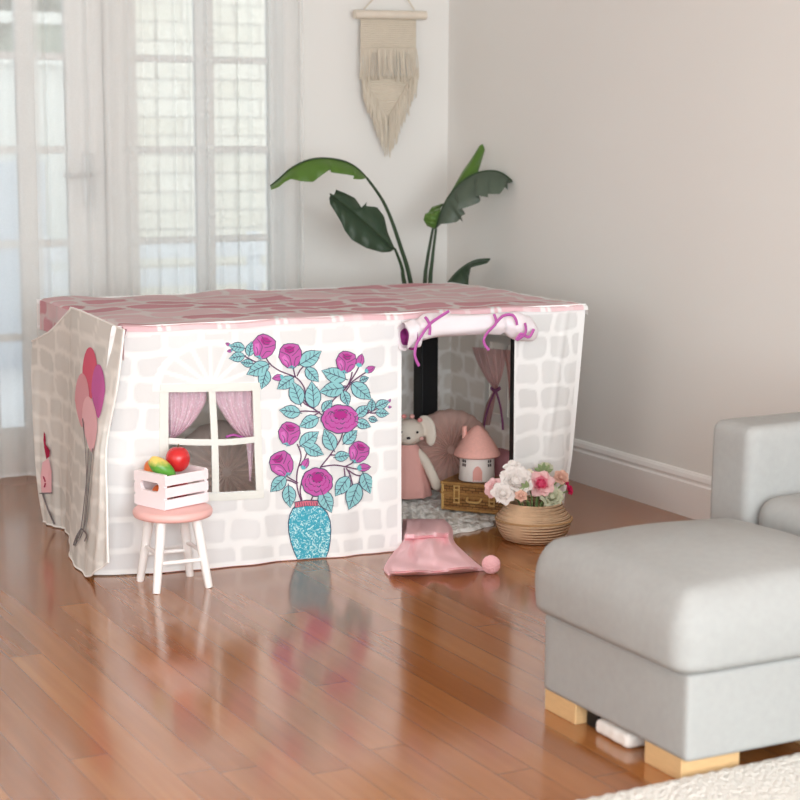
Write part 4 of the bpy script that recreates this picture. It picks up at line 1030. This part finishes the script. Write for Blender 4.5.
petal_flower('rose', (541, 484), .044, [fp_, fr_, fd_], 'pink rose with a deep pink heart in the middle of the basket', 4.85, 5, 7, center=fd_)
petal_flower('rosebud', (521, 496), .020, [fpe], 'small peach rosebud on the front basket rim', 4.815, 3, 6)
petal_flower('hydrangea', (552, 497), .036, [fg_], 'greenish white hydrangea drooping over the right basket rim', 4.82, 4, 9)
petal_flower('carnation', (561, 477), .024, [fpe], 'peach carnation at the upper right of the basket', 4.90, 4, 7)
petal_flower('hydrangea', (546, 468), .024, [fg_], 'pale green bloom standing highest at the right of the basket', 4.93, 3, 8, up=1.0)
petal_flower('berry_sprig', (570, 490), .016, [fre], 'crimson blossom at the far right of the basket', 4.875, 3, 6, face=(.3, -.8, .3))
petal_flower('berry_sprig', (566.5, 482), .012, [fre], 'smaller crimson blossom above the far right one in the basket', 4.89, 3, 6, face=(.3, -.8, .4))
def sprig(px, Y, ang, n, ln, label):
    c = onY(px[0], px[1], Y); mb = MB(); gm = mat('leaf_sage', lin(140, 156, 112), .7, .2, bump=.1)
    for i in range(n):
        a = ang+(i-(n-1)/2)*.6; d = ax*math.cos(a)+Vector((0, 0, 1))*math.sin(a)+vw*.3; d.normalize(); s = d.cross(vw).normalized()
        mb.grid([[c+d*ln*t+s*w*ln*.22*math.sin(PI*min(.98, t*.9+.08))+vw*(.2*ln*t*(1-t)-abs(w)*.05*ln) for w in (-1, -.5, 0, .5, 1)] for t in [k/7 for k in range(8)]])
    o = mb.build('leaf_sprig', gm); tag(o, label, 'leaves', 'silk flowers in the basket')
sprig((528, 489), 4.83, 2.4, 3, .032, 'dark green leaves under the pink rose in the basket')
sprig((543, 472), 4.91, 1.5, 5, .035, 'sage leaves behind the pink rose in the basket')

# pink knitted throw / sleeping-cap with pompom
M_['knit'] = mat('pink_knit', lin(250, 206, 211), .92, .1, bump=.35, bscale=170, var=.03, vscale=12, trans=.05)
outline_l = [(403, 519), (402, 530), (398, 545), (388, 560), (384, 569), (388, 574)]   # left boundary, top to bottom
outline_r = [(444, 519), (452, 528), (454, 541), (462, 550), (474, 561), (484, 569)]
A_ = smoothpath([Vector((x, y, 0)) for x, y in outline_l], 7); B_ = smoothpath([Vector((x, y, 0)) for x, y in outline_r], 7)
P_ = []; nA = len(A_); nW = 44
for i in range(nA):
    s = i/(nA-1); row = []
    for j in range(nW+1):
        t = j/nW; p = A_[i].lerp(B_[i], t)
        yy = p.y
        if i > nA*.62: yy += (i/nA-.62)*6*math.sin(PI*t)*.8   # bottom edge bows down
        e = sstep(0, .10, min(t, 1-t))*sstep(0, .08, min(s, 1-s)+.0)
        hgt = .006+e*(.014+.018*math.exp(-((s-.35)/.16)**2)+.012*abs(math.sin(5.2*t+3.2*s+.8))+.018*math.exp(-((t-.62-.2*(s-.55))/.10)**2)*math.exp(-((s-.60)/.16)**2)-.012*math.exp(-((t-.30-.25*(s-.5))/.045)**2)*math.exp(-((s-.55)/.22)**2))
        hgt += e*(.003*math.sin(17*t+9*s)+.0025*math.sin(-13*t+21*s)+.005*math.exp(-((t-.45+.5*(s-.6))/.03)**2)*sstep(.4, .55, s))
        base = onZ(p.x, yy, 0)
        dr_ = math.hypot(base.x-RC.x, base.y-RC.y)
        bz = .021*sstep(RRr+.03, RRr-.02, dr_)
        q = onZ(p.x, yy, bz+hgt*.9); q.z = bz+hgt; row.append(q)
    P_.append(row)
pk = MB().grid(P_); bot = [[Vector((q.x, q.y, q.z-.005 if 0 < i < nA-1 and 0 < j < nW else q.z-.005)) for j, q in enumerate(r)] for i, r in enumerate(P_)]
pk.grid(bot)
ring_t = P_[0]+[r[-1] for r in P_[1:]]+list(reversed(P_[-1][:-1]))+[r[0] for r in reversed(P_[1:-1])]
pk.grid([ring_t, [q-Vector((0, 0, .005)) for q in ring_t]], closeu=True)
cap = empty('pink_throw', onZ(430, 555, 0), 'crumpled pink knitted cap with a pompom end lying on the floor before the doorway', 'knitted cap')
pk.build('knit_fabric', M_['knit'], cap)
pp = onZ(491, 573, 0); pr_ = .027; pmb = MB(); rn = random.Random(5)
bm = bmesh.new(); bmesh.ops.create_icosphere(bm, subdivisions=5, radius=pr_)
vs = [v.co*(1+.05*math.sin(v.co.x*900+v.co.y*700)*math.sin(v.co.z*800)+rn.uniform(-.05, .06)) for v in bm.verts]; bm.verts.index_update()
pmb.add([v+Vector((pp.x, pp.y, pr_*.97)) for v in vs], [tuple(v.index for v in f.verts) for f in bm.faces]); bm.free()
pmb.build('pompom', mat('pale_pink_wool', lin(243, 190, 194), .95, .1, bump=.6, bscale=260), cap)

# ------------------------------------------------------------------ ottoman, sofa, area rug
def linen_mat(name, c):
    m = mat(name, lin(*c), .9, .12, var=.07, vscale=55, bump=.25, bscale=420, stretch=(1, 1, 1)); return m
M_['linen'] = linen_mat('grey_linen', (160, 160, 158)); M_['oak'] = mat('light_oak', lin(206, 170, 124), .45, .3, var=.15, vscale=10, bump=.05, stretch=(4, 4, 30))
OX0, OX1, OY0, OY1 = 2.135, 2.66, 2.835, 3.388
ot = empty('ottoman', ((OX0+OX1)/2, (OY0+OY1)/2, 0), 'large grey linen ottoman on light wooden block legs in the right foreground', 'ottoman')
LH = .046
roundbox(OX0, OX1, OY0, OY1, LH, .232, .012).build('base', M_['linen'], ot)
roundbox(OX0-.026, OX1+.02, OY0-.014, OY1+.02, .226, .404, .05, rt=.105, rb=.028, crown=.040, side=.010, wrinkle=.0012).build('cushion', M_['linen'], ot)
for (a, b) in ((OX0+.004, OY0+.022), (OX0+.004, OY1-.134), (OX1-.154, OY0+.022), (OX1-.154, OY1-.134)):
    MB().box(a, a+.15, b, b+.13, 0, LH+.002).build('leg', M_['oak'], ot, smooth=False, bevel=.002)
MB().box(OX0+.03, OX0+.055, OY1-.185, OY1-.14, 0, LH+.002).build('centre_foot', M_['black'], ot, smooth=False, bevel=.002)
wc = onZ(612, 728, 0)
o = roundbox(OX0+.012, OX0+.16, 3.06, 3.19, .001, .034, .012, crown=.006, wrinkle=.002).build('folded_cloth', mat('off_white_cloth', lin(226, 220, 214), .9, .1, bump=.3, bscale=60)); tag(o, 'folded off white cloth lying on the floor underneath the grey ottoman', 'cloth')
# sofa against the right hand wall
SX0, SX1, AY0, AY1 = 2.70, XR-.04, 3.37, 3.53
sofa = empty('sofa', ((SX0+SX1)/2, 2.6, 0), 'grey linen sofa with a boxy arm against the right wall behind the ottoman', 'sofa')
roundbox(SX0, SX1, AY0, AY1, .07, .618, .028, crown=.006, side=.004).build('armrest', M_['linen'], sofa)
roundbox(SX0+.015, SX1, 1.70, AY0-.002, .07, .27, .015).build('base', M_['linen'], sofa)
roundbox(SX0+.01, SX1-.22, 2.56, AY0-.004, .268, .455, .05, crown=.02, side=.006, wrinkle=.001).build('seat_cushion', M_['linen'], sofa)
roundbox(SX0+.01, SX1-.22, 1.73, 2.555, .268, .455, .05, crown=.02, side=.006, wrinkle=.001).build('seat_cushion', M_['linen'], sofa)
roundbox(SX1-.21, SX1, 1.70, AY0-.002, .268, .78, .04).build('backrest', M_['linen'], sofa)
roundbox(SX0, SX1, 1.54, 1.698, .07, .645, .028, crown=.006, side=.004).build('armrest', M_['linen'], sofa)
for (a, b) in ((SX0+.02, AY1-.14), (SX1-.16, AY1-.14), (SX0+.02, 1.56), (SX1-.16, 1.56)):
    MB().box(a, a+.12, b, b+.10, 0, .072).build('leg', M_['oak'], sofa, smooth=False, bevel=.002)
# white shaggy area rug
def shag_mat():
    m = mat('white_loop_rug', lin(226, 222, 215), .95, .05, var=.06, vscale=90); N = m.node_tree.nodes; L = m.node_tree.links
    v = N.new('ShaderNodeTexVoronoi'); v.inputs['Scale'].default_value = 95; tc = N.new('ShaderNodeTexCoord'); L.new(tc.outputs['Object'], v.inputs['Vector'])
    b = N.new('ShaderNodeBump'); b.invert = True; b.inputs['Strength'].default_value = 1; b.inputs['Distance'].default_value = .008; L.new(v.outputs['Distance'], b.inputs['Height']); L.new(b.outputs[0], N['Principled BSDF'].inputs['Normal']); return m
rg = MB(); gx = np.linspace(.6, 2.68, 120); gy = np.linspace(1.0, 2.833, 100)
def rgz(x, y):
    e = min(x-.6, 2.68-x, y-1.0, 2.833-y); return .024*min(1, .6+e/.012)+.0025*math.sin(x*190)*math.sin(y*170)*(e > .01)
ry_ = lambda x, y: y+(.008+(x-2.14)*.03)*sstep(2.4, 2.83, y)
rg.grid([[Vector((x, ry_(x, y), rgz(x, y))) for x in gx] for y in gy])
rg.grid([[Vector((x, ry_(x, y), .001)) for x in gx] for y in (1.0, 1.6, 2.2, 2.833)])
o = rg.build('area_rug', shag_mat()); tag(o, 'white looped pile area rug on the floor in front of the grey ottoman', 'rug')

# ------------------------------------------------------------------ wall hanging
WY = YB-.03
wh = empty('wall_hanging', onY(388, 20, WY), 'cream macrame wall hanging with fringes on a wooden dowel beside the room corner', 'wall hanging')
M_['dowel'] = mat('pale_dowel', lin(216, 205, 190), .6, .2, var=.08, vscale=20, bump=.05); M_['yarn'] = mat('natural_yarn', lin(208, 198, 182), .95, .05, bump=.4, bscale=300, var=.06, vscale=40)
MB().tube([onY(354.5, 14.3, WY-.022), onY(425.5, 15.4, WY-.022)], .0175, 20).build('dowel', M_['dowel'], wh)
pk_ = onY(392, -20, WY)
MB().tube([onY(364, 9, WY-.012), onY(378, -6, WY), pk_], .003, 6).tube([onY(414.5, 10, WY-.012), onY(405, -5, WY), pk_], .003, 6).build('hanging_cord', M_['yarn'], wh)
MB().ball(pk_, .008, n=10).build('hook', M_['metal'], wh)
def yarn_panel(l_top, r_top, l_bot, r_bot, rows, Y, tri=False):
    mb = MB(); n = rows*4; P_ = []
    for i in range(n+1):
        t = i/n; a = lerp(Vector(l_top), Vector(l_bot), t); b = lerp(Vector(r_top), Vector(r_bot), t); row = []
        for j in range(57):
            u = j/56; p = lerp(a, b, u); row.append(onY(p.x, p.y, Y-.0035*abs(math.sin(rows*PI*t))-.0015*math.sin(j*PI/1.0)))
        P_.append(row)
    return mb.grid(P_)
yarn_panel((360.5, 17), (416, 18), (360.5, 50), (416, 50), 16, WY-.01).build('woven_panel', M_['yarn'], wh)
yarn_panel((362, 76), (416, 76), (386, 126), (391, 126), 22, WY-.004).build('woven_panel', M_['yarn'], wh)
rn = random.Random(11)
def strands(starts, ends, Y, r):
    mb = MB()
    for (a, b) in zip(starts, ends):
        m_ = ((a[0]+b[0])/2+rn.uniform(-1, 1), (a[1]+b[1])/2)
        mb.tube(smoothpath([onY(a[0], a[1], Y), onY(m_[0], m_[1], Y-rn.uniform(.002, .010)), onY(b[0], b[1], Y+rn.uniform(-.004, .003))], 3), [r]*6+[r*.7], 5)
    return mb
n1 = 58; st_ = [(361+55*i/(n1-1), 48) for i in range(n1)]; en_ = [(360+59*i/(n1-1)+rn.uniform(-.8, .8), 79+rn.uniform(-2, 2.5)+2*math.sin(i*.2)) for i in range(n1)]
o = strands(st_, en_, WY-.022, .0025).build('fringe', M_['yarn'], wh); tag(o, kind='stuff')
sa_ = []; ea_ = []
for i in range(46):
    u = i/45
    if u < .5: k = u*2; s_ = (362+k*25, 78+k*44)
    else: k = (1-u)*2; s_ = (417-k*28, 74+k*48)
    for rep in range(2):
        k2 = k; ln_ = (22+16*k2)*(.75 if rep else 1)
        sa_.append((s_[0], s_[1]-rep*6)); ea_.append((s_[0]+(388.5-s_[0])*.06+rn.uniform(-1, 1), s_[1]+ln_+rn.uniform(-3, 3)))
o = strands(sa_, ea_, WY-.016, .0026).build('fringe', M_['yarn'], wh); tag(o, kind='stuff')

# ------------------------------------------------------------------ bird of paradise plant behind the table
pot_c = Vector((3.40, 6.30, 0))
plant = empty('bird_of_paradise', pot_c, 'tall potted plant with broad dark green leaves in the room corner behind the playhouse', 'plant')
MB().lathe([(.001, 0), (.11, 0), (.125, .02), (.145, .24), (.15, .27), (.14, .27), (.13, .24), (.001, .23)], Matrix.Translation(pot_c), 40).build('pot', mat('white_ceramic', lin(222, 218, 212), .4, .4, bump=.02), plant)
MB().lathe([(.001, .225), (.132, .232), (.12, .243), (.001, .248)], Matrix.Translation(pot_c), 30).build('soil', mat('potting_soil', lin(62, 48, 38), .95, .05, bump=.8, bscale=90), plant)
def leafmat(name, a, b):
    m = mat(name, lin(*a), .35, .4, trans=.15); N = m.node_tree.nodes; L = m.node_tree.links
    tc = N.new('ShaderNodeTexCoord'); w = N.new('ShaderNodeTexWave'); w.wave_type = 'BANDS'; w.bands_direction = 'X'; w.inputs['Scale'].default_value = 9; w.inputs['Distortion'].default_value = 1.5
    L.new(tc.outputs['UV'], w.inputs['Vector']); mx = N.new('ShaderNodeMix'); mx.data_type = 'RGBA'; mx.inputs[6].default_value = lin(*a); mx.inputs[7].default_value = lin(*b); L.new(w.outputs['Fac'], mx.inputs[0]); L.new(mx.outputs[2], N['Principled BSDF'].inputs['Base Color'])
    b_ = N.new('ShaderNodeBump'); b_.inputs['Strength'].default_value = .25; b_.inputs['Distance'].default_value = .006; L.new(w.outputs['Fac'], b_.inputs['Height']); L.new(b_.outputs[0], N['Principled BSDF'].inputs['Normal']); return m
LG = leafmat('leaf_bright', (68, 102, 38), (98, 134, 54)); LD = leafmat('leaf_dark', (44, 62, 46), (60, 80, 58)); LGr = leafmat('leaf_underside', (70, 82, 70), (96, 108, 92)); M_['stem'] = mat('leaf_stem', lin(52, 70, 48), .5, .3, var=.1, vscale=20, bump=.02)
def blade(rib, edge, Y0, Y1, Ye, n=6, lift=.012):
    """half leaf between midrib and edge polylines given in photo points; Y0..Y1 depth along the rib, edge offset Ye"""
    A_ = smoothpath([Vector((x, y, 0)) for x, y in rib], 6); m = len(A_)
    # edge: piecewise linear (keeps the torn notches), resampled
    E = [Vector((x, y, 0)) for x, y in edge]; L_ = [0]
    for i in range(len(E)-1): L_.append(L_[-1]+(E[i+1]-E[i]).length)
    def at(t):
        d = t*L_[-1]
        for i in range(len(E)-1):
            if d <= L_[i+1]+1e-9: return E[i].lerp(E[i+1], (d-L_[i])/max(1e-6, L_[i+1]-L_[i]))
        return E[-1]
    # sample the edge at its own vertices too, by using many stations
    K = max(m, 64); P_ = []
    for k in range(K):
        t = k/(K-1); fi = t*(m-1); i0 = min(int(fi), m-2); a = A_[i0].lerp(A_[i0+1], fi-i0); b = at(t); row = []
        for j in range(n+1):
            s = j/n; p = a.lerp(b, s); Y = lerp(Y0, Y1, t)+Ye*s-lift*math.sin(PI*s)+.004*math.sin(t*38)*s
            row.append(onY(p.x, p.y, Y))
        P_.append(row)
    return P_
def leaf_obj(stem_pts, halves, mats, ribpts, Yb, name='stem'):
    """stem tube (part) carrying one leaf (sub-part)"""
    s3 = [Vector((pot_c.x, pot_c.y, .24))+Vector((R_.uniform(-.04, .04), R_.uniform(-.03, .03), 0))]+[onY(x, y, Y) for x, y, Y in stem_pts]
    pth = smoothpath(s3, 8); k = len(pth)
    s = MB().tube(pth, [lerp(.011, .005, i/(k-1)) for i in range(k)], 10).build('stem', M_['stem'], plant)
    mb = MB(); uvs = []
    for hi, (P_, mi) in enumerate(halves):
        mb.grid(P_, mi)
        for i, r in enumerate(P_):
            for j in range(len(r)): uvs.append((i/len(P_)*1.0*3, j/len(r)))
    o = mb.build('leaf', mats, None)
    uv = o.data.uv_layers.new(name='UVMap')
    for lp in o.data.loops: uv.data[lp.index].uv = uvs[lp.vertex_index]
    loc = Vector(o.location); o.parent = s; o.location = loc-Vector(plant.location)+ (Vector(plant.location)-Vector(plant.location))
    o.matrix_parent_inverse = Matrix.Identity(4)
    # stems are modelled in world space under the plant's empty, so undo that offset
    o.location = loc
    rb = MB().tube(smoothpath([onY(x, y, Y) for x, y, Y in ribpts], 6), .0035, 6).build('midrib', M_['stem'], None); l2 = Vector(rb.location); rb.parent = s; rb.location = l2
    return s
# arching leaf, upper left
rib1 = [(367, 178), (357, 168), (345, 161.5), (330, 158.5), (316, 158.5), (303, 162), (290, 169), (280, 178), (270.5, 186)]
h1 = blade(rib1, [(367, 178), (361, 179.5), (353, 179), (355, 176), (346, 174.5), (331, 172.5), (330, 169.5), (322, 175), (313, 182), (302, 181.5), (291, 179), (285, 182), (279, 187), (271, 190)], 6.26, 6.20, -.05)
h1b = blade(rib1, [(367, 178), (360, 174), (350, 168), (336, 163), (318, 163), (303, 168), (290, 175), (280, 183), (271, 187)], 6.26, 6.20, .10)
leaf_obj([(412, 290, 6.29), (400, 245, 6.28), (385, 205, 6.27), (367, 178, 6.26)], [(h1, 0), (h1b, 0)], [LG], [(x, y, lerp(6.26, 6.20, i/8)-.004) for i, (x, y) in enumerate(rib1)], 6.26)
# dark leaf facing the room
rib2 = [(395, 249), (380, 235), (364, 221), (349, 208), (338, 199), (330, 194)]
h2 = blade(rib2, [(395, 249), (388, 233), (384, 216), (377, 207), (366, 206), (367, 201), (365, 212), (362, 208), (355, 198), (345, 193), (336, 189.5), (336, 195), (337, 198.5), (333, 196)], 6.22, 6.18, .03)
h2b = blade(rib2, [(395, 249), (390, 252), (382, 252.5), (366, 248), (352, 240), (345, 231), (341, 222), (335, 212), (330, 204), (329, 198), (331, 195.5)], 6.22, 6.18, -.02)
leaf_obj([(406, 290, 6.27), (402, 268, 6.25), (395, 249, 6.22)], [(h2, 0), (h2b, 0)], [LD], [(x, y, lerp(6.22, 6.18, i/5)-.016) for i, (x, y) in enumerate(rib2)], 6.22)
# right hand leaf seen from below, with bright upper lobe
rib3 = [(436, 229), (440, 214), (447, 199), (456, 187), (467, 178), (480, 172), (495, 171), (505, 175), (513, 182)]
h3 = blade(rib3, [(436, 229), (441, 224), (448, 223.5), (457, 222), (460, 219), (463, 222.5), (461, 216), (466, 214), (458, 210), (468, 207), (478, 203), (481, 200.5), (475, 196), (479, 195.5), (488, 197.5), (487, 194), (500, 194), (505, 187), (508, 190), (506, 184), (513, 182)], 6.28, 6.16, -.05)
h3b = blade([(436, 229), (440, 214), (447, 199), (455, 188), (465, 180), (478, 174)], [(436, 229), (444, 203), (453, 188), (462, 172), (471, 159), (480, 145), (483, 144), (485, 150), (482, 160), (478, 173)], 6.28, 6.24, .05)
h3c = blade([(436, 229), (438, 220), (441, 208)], [(434, 229), (427, 226), (423.5, 220), (425, 214), (432, 211), (441, 207)], 6.28, 6.27, .03)
leaf_obj([(430, 290, 6.30), (432, 262, 6.29), (436, 229, 6.28)], [(h3, 0), (h3b, 1), (h3c, 1)], [LGr, LG], [(x, y, lerp(6.28, 6.16, i/8)-.012) for i, (x, y) in enumerate(rib3)], 6.28)
# second stem close beside it carrying a leaf behind
rib4 = [(433, 226), (436, 214), (443, 204)]
leaf_obj([(424.5, 290, 6.33), (427, 262, 6.33), (433, 228, 6.33)], [(blade(rib4, [(433, 226), (428, 222), (427, 214), (432, 207), (443, 203)], 6.33, 6.33, .02), 0)], [LG], [(x, y, 6.33) for x, y in rib4], 6.33)
# low leaf on the right
rib5 = [(447, 284), (456, 273), (466, 265), (477, 260), (490, 259)]
leaf_obj([(440, 300, 6.25), (447, 284, 6.22)], [(blade(rib5, [(447, 284), (468, 290), (469, 276), (471, 267.5), (479, 265.5), (487, 263.5), (490, 260)], 6.22, 6.16, -.03), 0), (blade(rib5, [(447, 284), (455, 275), (465, 266), (477, 261), (490, 259)], 6.22, 6.16, .06), 0)], [LD], [(x, y, 6.20-.015*i) for i, (x, y) in enumerate(rib5)], 6.22)

# ------------------------------------------------------------------ light, world, camera
w = bpy.data.worlds.new('sky'); scene.world = w; w.use_nodes = True
bg = w.node_tree.nodes['Background']; bg.inputs[0].default_value = (.93, .97, 1.0, 1); bg.inputs[1].default_value = 2.3
def area(name, loc, tgt, sx, sy, power, col=(1, 1, 1)):
    l = bpy.data.lights.new(name, 'AREA'); l.shape = 'RECTANGLE'; l.size = sx; l.size_y = sy; l.energy = power; l.color = col
    o = bpy.data.objects.new(name, l); COL.objects.link(o); o.location = loc
    o.rotation_euler = (Vector(tgt)-Vector(loc)).to_track_quat('-Z', 'Y').to_euler(); return o
area('front_window_light', (.6, -1.5, 1.5), (1.4, 5, .9), 4.6, 2.0, 280, (.91, .975, 1))
area('left_fill_light', (-2.4, 2.6, 1.5), (3, 4.0, .9), 3.4, 1.9, 44, (.91, .975, 1))  # added fill that lifts the left-facing sides; the left wall has no window
cam = bpy.data.cameras.new('camera'); co = bpy.data.objects.new('camera', cam); COL.objects.link(co)
co.matrix_world = Matrix(((CR.x, CU.x, -CV.x, 0), (CR.y, CU.y, -CV.y, 0), (CR.z, CU.z, -CV.z, H), (0, 0, 0, 1)))
cam.sensor_width = 36; cam.sensor_fit = 'HORIZONTAL'; cam.lens = F/800*36
cam.dof.use_dof = True; cam.dof.focus_distance = 5.35; cam.dof.aperture_fstop = 4.0
cam.clip_start = .05
scene.camera = co
scene.view_settings.view_transform = 'Standard'; scene.view_settings.look = 'None'; scene.view_settings.exposure = 0; scene.view_settings.gamma = 1
scene.cycles.use_denoising = True
try:
    scene.cycles.denoiser = 'OPENIMAGEDENOISE'
except Exception: pass
scene.cycles.max_bounces = 10; scene.cycles.diffuse_bounces = 6; scene.cycles.transparent_max_bounces = 24; scene.cycles.caustics_reflective = False; scene.cycles.caustics_refractive = False
scene.cycles.sample_clamp_indirect = 6
